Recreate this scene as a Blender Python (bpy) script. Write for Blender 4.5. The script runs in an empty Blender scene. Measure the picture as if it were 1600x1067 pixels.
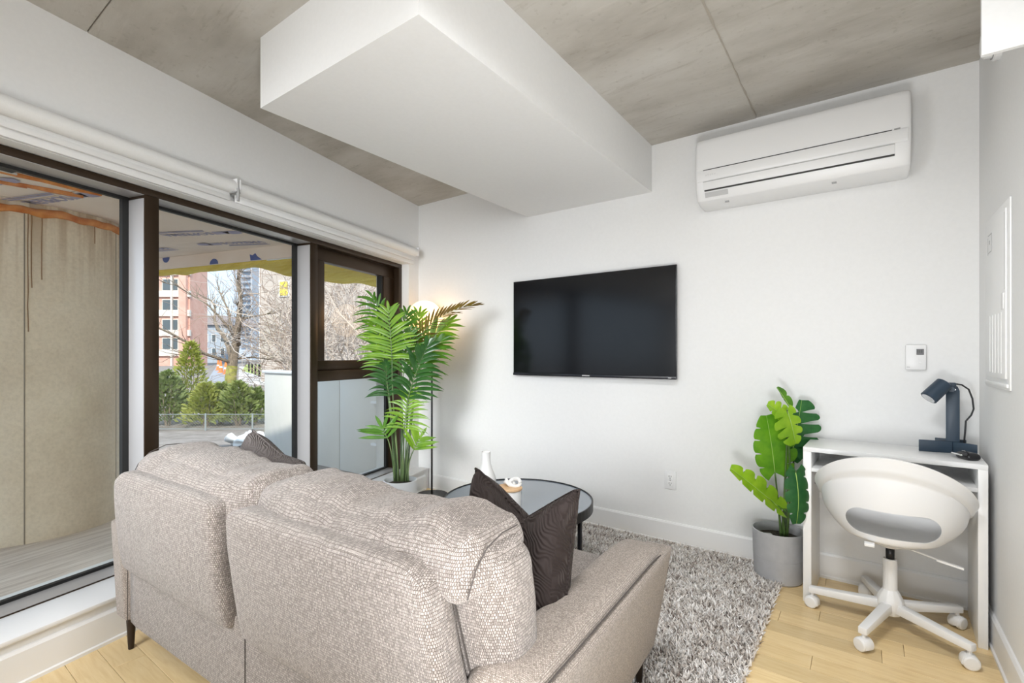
import bpy, bmesh, math, random
import numpy as np
from mathutils import Vector, Matrix, noise

random.seed(7)
rng = np.random.default_rng(7)
scn = bpy.context.scene
COL = scn.collection
PI = math.pi

# ------------------------------------------------------------------ camera, world, lights, exposure
EYE = 1.167           # camera height
YAW = 0.629           # the camera looks 36 degrees off the TV wall's normal
cd = bpy.data.cameras.new('camera'); cam = bpy.data.objects.new('camera', cd); COL.objects.link(cam)
cam.location = (0, 0, EYE); cam.rotation_euler = (PI / 2, 0, YAW)
cd.sensor_width = 36; cd.lens = 17.1; cd.shift_y = 0.01343; cd.clip_start = 0.02; cd.clip_end = 500
scn.camera = cam

w = bpy.data.worlds.new('sky'); scn.world = w; w.use_nodes = True
nt = w.node_tree; nt.nodes.clear()
o_ = nt.nodes.new('ShaderNodeOutputWorld'); b_ = nt.nodes.new('ShaderNodeBackground')
g_ = nt.nodes.new('ShaderNodeTexCoord'); s_ = nt.nodes.new('ShaderNodeSeparateXYZ'); r_ = nt.nodes.new('ShaderNodeValToRGB')
nt.links.new(g_.outputs['Generated'], s_.inputs[0]); nt.links.new(s_.outputs['Z'], r_.inputs[0])
r_.color_ramp.elements[0].position = 0.0; r_.color_ramp.elements[0].color = (0.48, 0.57, 0.68, 1)
r_.color_ramp.elements[1].position = 0.7; r_.color_ramp.elements[1].color = (0.38, 0.53, 0.74, 1)
nt.links.new(r_.outputs[0], b_.inputs['Color']); b_.inputs['Strength'].default_value = 2.25
nt.links.new(b_.outputs[0], o_.inputs[0])

def light(name, kind, loc, rot, power, size=None, color=(1, 1, 1), **kw):
    d = bpy.data.lights.new(name, kind); d.energy = power; d.color = color
    if kind == 'AREA':
        d.shape = 'RECTANGLE'; d.size, d.size_y = size
    for k, v in kw.items(): setattr(d, k, v)
    o = bpy.data.objects.new(name, d); COL.objects.link(o); o.location = loc; o.rotation_euler = rot
    return o

# sun, over the garden from behind the building's far end
light('sun', 'SUN', (-10, -5, 12), (math.radians(48), 0, math.radians(50)), 5.4, color=(1, 0.95, 0.86), angle=0.03)
# added fill light behind the camera, brightening the TV wall evenly
light('rear_fill_light', 'AREA', (-1.0, -3.2, 1.45), (PI / 2, 0, 0), 25, (2.9, 2.0), color=(.94, .97, 1))
# daylight of the window panes further along the window wall
light('side_window_daylight', 'AREA', (-1.85, -1.75, 1.05), (PI / 2, 0, -PI / 2 + 0.08), 70, (1.8, 1.5), color=(.94, .97, 1))
# added fill light, narrowed and aimed to brighten the far corner
light('corner_fill_light', 'AREA', (-1.30, -1.30, 1.70), (PI / 2 - .27, 0, .40), 21, (1.5, 1.3), color=(.94, .97, 1), spread=.92)
# added fill lights, aimed up at the duct's underside and down from overhead
light('upward_fill_light', 'AREA', (-0.10, 0.15, 0.60), Vector((-0.95, 2.1, 1.40)).to_track_quat('-Z', 'Y').to_euler(), 14, (0.3, 0.3), color=(.96, .98, 1), spread=2.1)
light('overhead_fill_light', 'AREA', (-0.38, 0.75, 2.47), (0.25, 0, 0), 30, (0.5, 0.5), color=(.97, .985, 1), spread=2.4)
light('overhead_fill_light', 'AREA', (-1.55, -0.55, 2.47), (-0.05, -.1, 0), 13, (0.7, 0.6), color=(.97, .985, 1), spread=2.1)

scn.view_settings.view_transform = 'Standard'; scn.view_settings.look = 'None'
scn.view_settings.gamma = 1; scn.view_settings.exposure = 0.0; scn.view_settings.use_curve_mapping = False
scn.cycles.use_denoising = True
scn.cycles.max_bounces = 10; scn.cycles.transparent_max_bounces = 12; scn.cycles.caustics_reflective = False
scn.cycles.caustics_refractive = False; scn.cycles.sample_clamp_indirect = 6

# ------------------------------------------------------------------ helpers
cY, sY = math.cos(YAW), math.sin(YAW)
def cw(xc, yc):                       # metres right of / ahead of the camera -> room x, y
    return (cY * xc - sY * yc, sY * xc + cY * yc)
def at(px, py, depth):                # a sight line's point at a given depth -> room point
    x, y = cw((px - 800) / 760.06 * depth, depth)
    return Vector((x, y, EYE - (py - 554.98) / 760.06 * depth))
aL = -0.2545
DL = Vector((math.sin(aL), math.cos(aL), 0)); NL = Vector((-DL.y, DL.x, 0))
def L(t, d, z): return DL * t + NL * d + Vector((0, 0, z))      # window-wall coordinates
ROT_L = math.atan2(NL.y, NL.x)

class MB:
    """collects shapes; build() links them as one mesh object"""
    def __init__(s): s.v = []; s.f = []; s.uv = None
    def add(s, vs, fs):
        n = len(s.v); s.v += [tuple(v) for v in vs]; s.f += [tuple(i + n for i in f) for f in fs]; return s
    def box(s, a, b, fn=None):
        (x0, y0, z0), (x1, y1, z1) = a, b
        vs = [(x, y, z) for z in (z0, z1) for y in (y0, y1) for x in (x0, x1)]
        if fn: vs = [fn(*v) for v in vs]
        fs = [(0, 2, 3, 1), (4, 5, 7, 6), (0, 1, 5, 4), (2, 6, 7, 3), (0, 4, 6, 2), (1, 3, 7, 5)]
        return s.add(vs, fs)
    def boxc(s, c, size, rz=0):
        m = Matrix.Rotation(rz, 3, 'Z'); h = [k / 2 for k in size]
        return s.box([-k for k in h], h, lambda x, y, z: Vector(c) + m @ Vector((x, y, z)))
    def tube(s, pts, rad, n=8, cap=True):
        pts = [Vector(p) for p in pts]; k = len(pts)
        rs = rad if isinstance(rad, (list, tuple)) else [rad] * k
        t0 = (pts[1] - pts[0]).normalized(); up = Vector((0, 0, 1)) if abs(t0.z) < .9 else Vector((1, 0, 0))
        u = t0.cross(up).normalized(); vs = []
        for i, p in enumerate(pts):
            t = (pts[min(i + 1, k - 1)] - pts[max(i - 1, 0)]).normalized()
            u = (u - t * u.dot(t)).normalized(); v = t.cross(u)
            for j in range(n):
                a = 2 * PI * j / n; vs.append(p + (u * math.cos(a) + v * math.sin(a)) * rs[i])
        fs = [(i * n + j, i * n + (j + 1) % n, (i + 1) * n + (j + 1) % n, (i + 1) * n + j) for i in range(k - 1) for j in range(n)]
        if cap: fs += [tuple(range(n - 1, -1, -1)), tuple((k - 1) * n + j for j in range(n))]
        return s.add(vs, fs)
    def lathe(s, prof, c=(0, 0, 0), n=32, ell=(1, 1), ring=False):
        if ring: prof = prof + prof[:1]
        vs = []; k = len(prof)
        for r, z in prof:
            for j in range(n):
                a = 2 * PI * j / n; vs.append((c[0] + r * ell[0] * math.cos(a), c[1] + r * ell[1] * math.sin(a), c[2] + z))
        fs = [(i * n + j, i * n + (j + 1) % n, (i + 1) * n + (j + 1) % n, (i + 1) * n + j) for i in range(k - 1) for j in range(n)]
        if prof[0][0] > 1e-6 and not ring: fs.append(tuple(range(n - 1, -1, -1)))
        if prof[-1][0] > 1e-6 and not ring: fs.append(tuple((k - 1) * n + j for j in range(n)))
        return s.add(vs, fs)
    def prism(s, poly, z0, z1, fn=None):
        n = len(poly); vs = [(x, y, z0) for x, y in poly] + [(x, y, z1) for x, y in poly]
        if fn: vs = [fn(*v) for v in vs]
        fs = [tuple(range(n - 1, -1, -1)), tuple(range(n, 2 * n))] + [(i, (i + 1) % n, n + (i + 1) % n, n + i) for i in range(n)]
        return s.add(vs, fs)
    def build(s, name, m=None, parent=None, smooth=False, bevel=0, seg=2, kind=None, weld=False, xf=None):
        me = bpy.data.meshes.new(name)
        v = s.v if xf is None else [xf @ Vector(p) for p in s.v]
        me.from_pydata(v, [], s.f)
        bm = bmesh.new(); bm.from_mesh(me)
        if weld: bmesh.ops.remove_doubles(bm, verts=bm.verts, dist=1e-5)
        bmesh.ops.recalc_face_normals(bm, faces=bm.faces)
        if bevel:
            es = [e for e in bm.edges if len(e.link_faces) == 2 and e.calc_face_angle(0) > .5]
            bmesh.ops.bevel(bm, geom=es, offset=bevel, segments=seg, profile=.5, affect='EDGES', clamp_overlap=True)
        uvl = bm.loops.layers.uv.new('UVMap'); bm.normal_update()
        for f in bm.faces:
            n = f.normal; a = max(range(3), key=lambda i: abs(n[i]))
            for l in f.loops:
                c = l.vert.co; l[uvl].uv = (c.y, c.z) if a == 0 else ((c.x, c.z) if a == 1 else (c.x, c.y))
        bm.to_mesh(me); bm.free()
        if s.uv is not None:
            me.uv_layers[0].data.foreach_set('uv', s.uv)
        return link(name, me, m, parent, smooth or bevel > 0, kind, angle=bevel > 0 and not smooth)

def link(name, me, m=None, parent=None, smooth=False, kind=None, angle=False):
    if m is not None and not me.materials: me.materials.append(m)
    if smooth:
        me.polygons.foreach_set('use_smooth', [True] * len(me.polygons))
        if angle: me.set_sharp_from_angle(angle=math.radians(40))
    o = bpy.data.objects.new(name, me); COL.objects.link(o)
    if parent is not None: o.parent = parent
    if kind: o['kind'] = kind
    return o

def thing(name, label, cat, loc=(0, 0, 0), rz=0, group=None):
    o = bpy.data.objects.new(name, None); COL.objects.link(o); o.empty_display_size = .1
    o.location = loc; o.rotation_euler = (0, 0, rz); tag(o, label, cat, group); return o
def tag(o, label, cat, group=None):
    o['label'] = label; o['category'] = cat; o['kind'] = 'thing'
    if group: o['group'] = group
    return o
def root(name):                        # a structure root that parents its pieces
    o = bpy.data.objects.new(name, None); COL.objects.link(o); o['kind'] = 'structure'; return o
def lab(o, s): o['label'] = s; return o

def soft(half, r, puff=(0, 0, 0), n=18, wr=0, freq=(6, 6, 6), seed=0, fn=None, loc=(0, 0, 0)):
    """a cushion: rounded, puffed, wrinkled box -> MB"""
    bm = bmesh.new(); bmesh.ops.create_cube(bm, size=2)
    bmesh.ops.subdivide_edges(bm, edges=bm.edges[:], cuts=n, use_grid_fill=True)
    h = Vector(half); mb = MB()
    for v in bm.verts:
        c = [math.copysign(1 - (1 - abs(k)) ** 1.5, k) for k in v.co]
        P = Vector([h[i] * c[i] for i in range(3)])
        inn = Vector([max(-(h[i] - r), min(h[i] - r, P[i])) for i in range(3)])
        d = P - inn; nn = d.normalized() if d.length > 0 else Vector((0, 0, 1)); P = inn + nn * r
        for i in range(3):
            if puff[i]:
                j, k = (i + 1) % 3, (i + 2) % 3
                P[i] += math.copysign(abs(c[i]) ** 3, c[i]) * puff[i] * (1 - c[j] ** 2) * (1 - c[k] ** 2)
        if wr:
            q = Vector((P.x * freq[0] + seed * 3.7, P.y * freq[1] + seed, P.z * freq[2]))
            P += nn * wr * (noise.noise(q) + .5 * noise.noise(q * 2.3))
        P += Vector(loc)
        v.co = fn(P) if fn else P
    bm.verts.index_update()
    mb.v = [tuple(v.co) for v in bm.verts]; mb.f = [tuple(v.index for v in f.verts) for f in bm.faces]; bm.free()
    return mb

# ------------------------------------------------------------------ materials
def mat(name, color=(.8, .8, .8), rough=.5, metal=0, spec=.5, build=None, **kw):
    m = bpy.data.materials.new(name); m.use_nodes = True; t = m.node_tree
    p = t.nodes['Principled BSDF']; p.inputs['Base Color'].default_value = (*color, 1)
    p.inputs['Roughness'].default_value = rough; p.inputs['Metallic'].default_value = metal
    p.inputs['Specular IOR Level'].default_value = spec
    for k, v in kw.items(): p.inputs[k].default_value = v
    if build: build(t, p)
    return m
def N(t, ty, **kw):
    n = t.nodes.new('ShaderNode' + ty)
    for k, v in kw.items():
        if k.startswith('i_'): n.inputs[k[2:].replace('_', ' ')].default_value = v
        else: setattr(n, k, v)
    return n
def ramp(t, stops, src):
    r = N(t, 'ValToRGB'); e = r.color_ramp.elements
    while len(e) < len(stops): e.new(.5)
    for k, (p, c) in zip(e, stops): k.position = p; k.color = (*c, 1)
    t.links.new(src, r.inputs[0]); return r
def bump(t, p, src, strength=.3, dist=.01):
    b = N(t, 'Bump'); b.inputs['Strength'].default_value = strength; b.inputs['Distance'].default_value = dist
    t.links.new(src, b.inputs['Height']); t.links.new(b.outputs[0], p.inputs['Normal'])
def coords(t, scale=(1, 1, 1), kind='Object', rot=(0, 0, 0)):
    c = N(t, 'TexCoord'); r = N(t, 'Mapping'); r.inputs['Rotation'].default_value = rot
    m = N(t, 'Mapping'); m.inputs['Scale'].default_value = scale
    t.links.new(c.outputs[kind], r.inputs[0]); t.links.new(r.outputs[0], m.inputs[0]); return m.outputs[0]
def tex_noise(t, vec, scale, detail=4, rough=.55, dist=0):
    n = N(t, 'TexNoise'); n.inputs['Scale'].default_value = scale; n.inputs['Detail'].default_value = detail
    n.inputs['Roughness'].default_value = rough; n.inputs['Distortion'].default_value = dist
    t.links.new(vec, n.inputs['Vector']); return n.outputs['Fac']
def mix(t, fac, a, b, mode='MIX'):
    m = N(t, 'Mix', data_type='RGBA', blend_type=mode)
    for k, v in ((0, fac), (6, a), (7, b)):
        if hasattr(v, 'links'): t.links.new(v, m.inputs[k])
        else: m.inputs[k].default_value = v if k == 0 else (*v, 1)
    return m.outputs[2]

def mk_noise(c1, c2, scale, sc=(1, 1, 1), b=.1, detail=4, dist=0, kind='Object', lo=.3, hi=.7, bd=.01):
    def f(t, p):
        v = coords(t, sc, kind); n = tex_noise(t, v, scale, detail, dist=dist)
        r = ramp(t, [(lo, c1), (hi, c2)], n); t.links.new(r.outputs[0], p.inputs['Base Color'])
        if b: bump(t, p, n, b, bd)
    return f
WALL = mat('white_paint', (.80, .80, .795), .75, build=mk_noise((.79, .79, .785), (.81, .81, .805), 60, b=.02, bd=.002))
TRIM = mat('white_trim', (.82, .82, .82), .4)
def b_concrete(t, p):
    v = coords(t, (1, 2.6, 1)); a = tex_noise(t, v, 1.3, 6, .6); s = tex_noise(t, coords(t, (1.2, 9, 1), rot=(0, 0, .1)), 2.2, 6, .62)
    r1 = ramp(t, [(.26, (.35, .32, .275)), (.5, (.485, .458, .412)), (.74, (.575, .555, .515))], a)
    r2 = ramp(t, [(.26, (.80, .78, .75)), (.40, (1, 1, 1)), (.62, (1.0, 1.0, 1.0)), (.78, (1.14, 1.14, 1.15))], s)
    k = mix(t, 1.0, r1.outputs[0], r2.outputs[0], 'MULTIPLY')
    f = tex_noise(t, coords(t, (1, 1, 1)), 38, 3); r3 = ramp(t, [(.25, (.85, .84, .82)), (.4, (1, 1, 1))], f)
    k = mix(t, 1.0, k, r3.outputs[0], 'MULTIPLY')
    t.links.new(k, p.inputs['Base Color']); bump(t, p, s, .15, .01)
CONC = mat('raw_concrete', rough=.8, build=b_concrete)
CONC_DK = mat('concrete_joint', (.22, .2, .17), .9)
def b_oak(t, p):
    i = N(t, 'ObjectInfo'); c = N(t, 'TexCoord'); m = N(t, 'Mapping'); m.inputs['Scale'].default_value = (2.2, 22, 1)
    ad = N(t, 'VectorMath', operation='ADD'); cm = N(t, 'CombineXYZ')
    sc = N(t, 'Math', operation='MULTIPLY'); sc.inputs[1].default_value = 37; t.links.new(i.outputs['Random'], sc.inputs[0])
    t.links.new(sc.outputs[0], cm.inputs[0]); t.links.new(sc.outputs[0], cm.inputs[1])
    t.links.new(c.outputs['Object'], ad.inputs[0]); t.links.new(cm.outputs[0], ad.inputs[1]); t.links.new(ad.outputs[0], m.inputs[0])
    n = tex_noise(t, m.outputs[0], 3.0, 5, .6, .6)
    r = ramp(t, [(.3, (.70, .505, .255)), (.5, (.77, .58, .31)), (.75, (.82, .64, .37))], n)
    hs = N(t, 'HueSaturation'); mr = N(t, 'MapRange'); mr.inputs[3].default_value = .86; mr.inputs[4].default_value = 1.1
    t.links.new(i.outputs['Random'], mr.inputs[0]); t.links.new(mr.outputs[0], hs.inputs['Value'])
    t.links.new(r.outputs[0], hs.inputs['Color']); t.links.new(hs.outputs[0], p.inputs['Base Color'])
OAK = mat('oak_planks', rough=.3, build=b_oak)
SUB = mat('floor_underlay', (.30, .21, .10), .8)

def fabric(name, light, dark, bw=.011, rh=.006, bs=.5, sheen=.2):
    def f(t, p):
        uv = coords(t, (1, 1, 1), 'UV'); wob = N(t, 'TexNoise'); wob.inputs['Scale'].default_value = 14
        t.links.new(uv, wob.inputs['Vector'])
        vm = N(t, 'VectorMath', operation='MULTIPLY_ADD'); t.links.new(wob.outputs['Color'], vm.inputs[0])
        vm.inputs[1].default_value = (.007, .007, 0); t.links.new(uv, vm.inputs[2])
        b = N(t, 'TexBrick'); b.inputs['Scale'].default_value = 1; b.inputs['Brick Width'].default_value = rh; b.inputs['Row Height'].default_value = bw * .55
        b.inputs['Mortar Size'].default_value = .0011; b.inputs['Mortar Smooth'].default_value = 1; b.offset = .5; b.inputs['Bias'].default_value = 0
        b.inputs['Color1'].default_value = (*light, 1); b.inputs['Color2'].default_value = (*[k * .50 for k in light], 1); b.inputs['Mortar'].default_value = (*dark, 1)
        t.links.new(vm.outputs[0], b.inputs['Vector'])
        n = tex_noise(t, uv, 420, 2); r = ramp(t, [(.3, (.6, .58, .56)), (.62, (1.12, 1.12, 1.12))], n)
        k = mix(t, 1.0, b.outputs['Color'], r.outputs[0], 'MULTIPLY'); t.links.new(k, p.inputs['Base Color'])
        inv = N(t, 'Math', operation='SUBTRACT'); inv.inputs[0].default_value = 1; t.links.new(b.outputs['Fac'], inv.inputs[1])
        ad = N(t, 'Math', operation='MULTIPLY_ADD'); ad.inputs[1].default_value = .6; t.links.new(n, ad.inputs[0]); t.links.new(inv.outputs[0], ad.inputs[2])
        bump(t, p, ad.outputs[0], bs, .003)
        p.inputs['Sheen Weight'].default_value = sheen
    return mat(name, rough=.9, spec=.15, build=f)
SOFA = fabric('taupe_weave', (.445, .395, .36), (.11, .085, .07), .0115, .0042, .6)
SOFA2 = fabric('taupe_flat_weave', (.47, .415, .37), (.19, .15, .12), .007, .004, .35)
SEAM = mat('seam_thread', (.06, .05, .045), .9)
def b_quilt(t, p):
    uv = coords(t, (1, 1, 1), 'UV'); wv = N(t, 'TexWave', wave_type='BANDS', bands_direction='DIAGONAL'); wv.inputs['Scale'].default_value = 42
    wv.inputs['Distortion'].default_value = 14; wv.inputs['Detail'].default_value = 0; wv.inputs['Detail Scale'].default_value = .55
    t.links.new(uv, wv.inputs['Vector']); bump(t, p, wv.outputs['Fac'], .55, .008)
    p.inputs['Sheen Weight'].default_value = .12; p.inputs['Sheen Tint'].default_value = (.5, .42, .38, 1); p.inputs['Sheen Roughness'].default_value = .4
VELVET = mat('brown_velvet', (.021, .0145, .013), .75, spec=.2, build=b_quilt)
GREYV = mat('grey_velvet', (.115, .10, .095), .75, spec=.2, build=b_quilt)
DARKLEG = mat('dark_bronze_leg', (.035, .025, .018), .35, .6)
BRONZE = mat('bronze_aluminium', (.045, .028, .016), .32, .55)
GASKET = mat('black_gasket', (.008, .008, .008), .5)
def b_glass(t, p):
    t.nodes.remove(p); o = t.nodes['Material Output']; tr = N(t, 'BsdfTransparent'); gl = N(t, 'BsdfGlossy'); gl.inputs['Roughness'].default_value = .02
    tr.inputs['Color'].default_value = (.97, .985, .98, 1); lw = N(t, 'LayerWeight'); lw.inputs['Blend'].default_value = .5; pw = N(t, 'Math', operation='POWER'); pw.inputs[1].default_value = 4
    t.links.new(lw.outputs['Facing'], pw.inputs[0]); fr = N(t, 'Math', operation='MULTIPLY_ADD'); fr.inputs[1].default_value = .55; fr.inputs[2].default_value = .022
    t.links.new(pw.outputs[0], fr.inputs[0]); m = N(t, 'MixShader')
    t.links.new(fr.outputs[0], m.inputs[0]); t.links.new(tr.outputs[0], m.inputs[1]); t.links.new(gl.outputs[0], m.inputs[2]); t.links.new(m.outputs[0], o.inputs[0])
GLASS = mat('window_glass', build=b_glass)
WPLAST = mat('white_plastic', (.79, .79, .79), .35)
WPAINT = mat('white_lacquer', (.84, .84, .835), .3)
GPLAST = mat('grey_detail', (.33, .33, .33), .5)
DKGREY = mat('dark_slot', (.03, .03, .03), .6)
BLIND = mat('blind_fabric', (.78, .78, .775), .8, build=mk_noise((.76, .76, .755), (.80, .80, .795), 300, b=.05, bd=.001))
BLACK = mat('black_metal', (.012, .012, .014), .4, .2)
SCREEN = mat('tv_screen', (.003, .003, .004), .16, spec=.45)
BEZEL = mat('tv_bezel', (.012, .012, .016), .25)
LGREY = mat('light_grey_print', (.5, .5, .5), .5)
NAVY = mat('navy_metal', (.022, .042, .068), .42)
LENS = mat('lamp_lens', (.7, .72, .75), .15)
CHROME = mat('chrome', (.8, .8, .8), .12, 1)
POTW = mat('pale_grey_pot', (.66, .68, .70), .5)
POTG = mat('grey_pot', (.40, .40, .41), .6, build=mk_noise((.385, .385, .395), (.43, .43, .44), 25, b=.03))
SOIL = mat('potting_soil', (.035, .03, .022), .95, build=mk_noise((.015, .013, .01), (.07, .055, .04), 90, b=.6))
def leafmat(name, c1, c2, rough=.35, scale=9):
    def f(t, p):
        n = tex_noise(t, coords(t), scale, 3); r = ramp(t, [(.3, c1), (.7, c2)], n); t.links.new(r.outputs[0], p.inputs['Base Color'])
        p.inputs['Subsurface Weight'].default_value = 0
        o = t.nodes['Material Output']; tl = N(t, 'BsdfTranslucent'); m = N(t, 'MixShader'); m.inputs[0].default_value = .28
        br = mix(t, 1.0, r.outputs[0], (1.6, 1.7, .9), 'MULTIPLY'); t.links.new(br, tl.inputs['Color'])
        t.links.new(p.outputs[0], m.inputs[1]); t.links.new(tl.outputs[0], m.inputs[2]); t.links.new(m.outputs[0], o.inputs[0])
    return mat(name, rough=rough, build=f)
PALM1 = leafmat('palm_bright', (.10, .235, .012), (.22, .38, .025))
PALM2 = leafmat('palm_mid', (.042, .135, .012), (.10, .245, .02))
PALM3 = leafmat('palm_dark', (.02, .075, .02), (.045, .14, .03), .22)
PALMB = leafmat('palm_bronze', (.10, .055, .01), (.20, .14, .02), .4)
PSTEM = mat('palm_stem', (.10, .17, .05), .5, build=mk_noise((.04, .09, .03), (.22, .30, .12), 3, (8, 8, 1), b=0))
MON1 = leafmat('monstera_bright', (.20, .40, .012), (.33, .52, .03), .35, 14)
MON2 = leafmat('monstera_mid', (.07, .23, .012), (.15, .34, .02), .32, 14)
MON3 = leafmat('monstera_dark', (.012, .085, .025), (.035, .15, .04), .3, 14)
MONV = mat('monstera_rib', (.34, .52, .12), .4)
MONS = mat('monstera_stem', (.03, .06, .02), .45, build=mk_noise((.015, .03, .012), (.12, .22, .05), 8, b=0))
CERAM = mat('white_ceramic', (.80, .79, .77), .45)
LIDW = mat('beech_lid', (.68, .44, .24), .5, build=mk_noise((.60, .37, .19), (.74, .50, .29), 4, (1, 9, 1), b=0))
TGLASS = mat('smoked_glass', (.20, .235, .275), .06, spec=.9)
GLOBE = mat('opal_globe', (.9, .85, .75), .3, build=None, **{'Emission Color': (1, .60, .25, 1), 'Emission Strength': 2.5})

# ------------------------------------------------------------------ setting: floor, walls, ceiling
RX, BY, H = .417, 3.04, 2.5065
fl = MB().box((-3.4, -3.5, -.12), (RX + .2, BY + .2, -.008)).build('floor', SUB); fl['kind'] = 'structure'
plank_cache = {}
def plank(x0, x1, y0, y1):
    k = round(x1 - x0, 3)
    if k not in plank_cache:
        o = MB().box((0, 0, -.008), (x1 - x0 - .0012, y1 - y0 - .0012, 0)).build('plank', OAK, fl, bevel=.0006, seg=1)
        plank_cache[k] = o.data
    else: o = link('plank', plank_cache[k], None, fl)
    o.location = (x0, y0, 0)
wY = .1015
row = 0; y = BY - .012
while y > .34:
    off = (-.167 if row % 2 == 0 else .122) + (.435 * .5 if row % 4 > 1 else 0)
    xs = [off + .87 * k for k in range(-6, 3)]
    left = (2.3 + .2518 * (y - wY)) / -.968        # where the window wall is
    if row in (5, 6): xs = [off + .435 * k for k in range(-9, 3)]
    for a, b in zip(xs, xs[1:]):
        if b < left - .1 or a > RX: continue
        plank(a, min(b, RX - .002), y - wY, y)
    y -= wY; row += 1

cl = MB().box((-3.6, -3.5, H + .006), (RX + .3, BY + .3, H + .25)).build('ceiling', CONC_DK); cl['kind'] = 'structure'
for (x0, x1, y0, y1, dz) in [(-3.5, -.5, .597, BY, 0), (-.4998, RX, .597, BY, .0025), (-3.5, -.503, -3.5, .593, .001), (-.497, RX, -3.5, .593, 0)]:
    MB().box((x0, y0, H + dz), (x1, y1, H + .03)).build('ceiling_panel', CONC, cl, bevel=.002, seg=1)
# raised fin of cement along the formwork joint
fin = MB(); yy = .7
pts = []
while yy < BY - .02:
    pts.append((-.5 + .004 * noise.noise(Vector((yy * 9, 0, 0))) + .003 * random.random(), yy, H + .001)); yy += .05
fin.tube(pts, [.0026 + .003 * random.random() for _ in pts], 5)
fin.build('cement_fin', mat('cement_fin', (.40, .365, .31), .9), cl)

wb = MB().box((-3.6, BY, -.1), (RX + .3, BY + .15, H + .02)).build('wall_back', WALL); wb['kind'] = 'structure'
wr = MB().box((RX, -3.5, -.1), (RX + .15, BY, H + .02)).build('wall_right', WALL); wr['kind'] = 'structure'
wq = MB().box((-3.2, -3.65, -.1), (RX + .3, -3.5, H + .02)).build('wall_rear', mat('dark_rear_wall', (.30, .28, .26), .5)); wq['kind'] = 'structure'  # unseen wall, coloured dark to lessen light bounced onto the duct front
T0, T1, TE = -3.3, 3.604, 3.95                      # window wall from behind the camera to the corner
D_UP, D_FR, D_LO, D_OUT = 2.38, 2.45, 2.2425, 2.72
Z0, Z1 = .163, 1.958
def lbox(mb, t0, t1, d0, d1, z0, z1): return mb.box((t0, d0, z0), (t1, d1, z1), lambda t, d, z: L(t, d, z))
m = MB(); lbox(m, T0, TE, D_UP, D_OUT, Z1 + .002, H + .02); lbox(m, T1, TE, D_UP, D_OUT, .1, Z1 + .002)
lbox(m, T0, 3.72, D_LO + .012, D_OUT, -.1, Z0 - .002)
wl = m.build('wall_left', WALL); wl['kind'] = 'structure'
m = MB(); lbox(m, T0, 3.70, D_LO - .004, D_FR + .004, Z0 - .001, .1795); s_ = m.build('trim_1', TRIM, bevel=.003); s_['kind'] = 'structure'
m = MB(); lbox(m, T0, 3.655, D_UP - .02, D_UP, Z1 + .004, 2.0); lbox(m, T0, 3.655, D_UP - .012, D_UP, 2.0, 2.022)
s_ = m.build('trim_2', TRIM, bevel=.003); s_['kind'] = 'structure'
# baseboards
def baseboard(name, f, a, b):
    m = MB(); prof = [(0, 0), (.018, 0), (.018, .012), (.012, .016), (.012, .118), (.006, .128), (0, .13)]
    n = len(prof); vs = [f(a, p, z) for p, z in prof] + [f(b, p, z) for p, z in prof]
    m.add(vs, [tuple(range(n)), tuple(range(2 * n - 1, n - 1, -1))] + [(i, n + i, n + (i + 1) % n, (i + 1) % n) for i in range(n)])
    o = m.build(name, TRIM); o['kind'] = 'structure'
baseboard('baseboard_back', lambda a, p, z: (a, BY - p, z), -3.08, RX - .002)
baseboard('baseboard_right', lambda a, p, z: (RX - p, a, z), -3.4, BY - .002)
baseboard('baseboard_left', lambda a, p, z: L(a, D_LO + .012 - p, z), T0, 3.66)
# boxed-in duct under the slab, and the short bulkhead on the right
s_ = MB().box((-2.066, 1.035, 2.2097), (-1.1066, BY, H + .004)).build('ceiling_bulkhead', WALL); s_['kind'] = 'structure'
s_ = MB().box((.2655, 1.90, 2.018), (RX, 1.915, H + .004)).build('trim_3', WALL); s_['kind'] = 'structure'

# ------------------------------------------------------------------ window
win = root('window_1')
def fr(name, boxes, m=BRONZE, parent=win, bv=.0025):
    mb = MB()
    for b in boxes: lbox(mb, *b)
    return mb.build(name, m, parent, bevel=bv)
fr('head_frame', [(T0, T1, D_FR, 2.60, 1.925, Z1)])
fr('bottom_rail', [(T0, T1, D_FR, 2.60, Z0, .184)])
for t0 in (-2.2, -.55, 1.500, 2.541):
    fr('mullion', [(t0, t0 + .066, D_FR, 2.60, .184, 1.925)])
fr('jamb_frame', [(T1 - .045, T1, D_FR, 2.60, .184, 1.925)])
spans = [(T0, -2.2), (-2.134, -.55), (-.484, 1.500), (1.566, 2.541)]
for a, b in spans:
    fr('gasket', [(a, b, 2.562, 2.585, 1.908, 1.925), (a, b, 2.562, 2.585, .184, .199), (a, a + .016, 2.562, 2.585, .199, 1.908), (b - .03, b, 2.562, 2.585, .199, 1.908)], GASKET, bv=0)
    fr('glass_pane', [(a, b, 2.57, 2.576, .184, 1.925)], GLASS, bv=0)
LIT_FACE = mat('lit_frame_grey', (.46, .45, .45), .33, .35)  # daylight on these bronze frame faces, put into a paler colour
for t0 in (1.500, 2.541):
    fr('lit_frame_face', [(t0 - .0025, t0 - .0002, D_FR + .004, 2.562, .199, 1.908)], LIT_FACE, bv=0)
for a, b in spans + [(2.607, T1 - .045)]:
    fr('lit_frame_face', [(a, b, D_FR + .004, 2.562, .1842, .1862)], LIT_FACE, bv=0)
    if b < 2.6: fr('lit_frame_face', [(a, b, D_FR + .004, 2.562, 1.9225, 1.9248)], LIT_FACE, bv=0)
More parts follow.
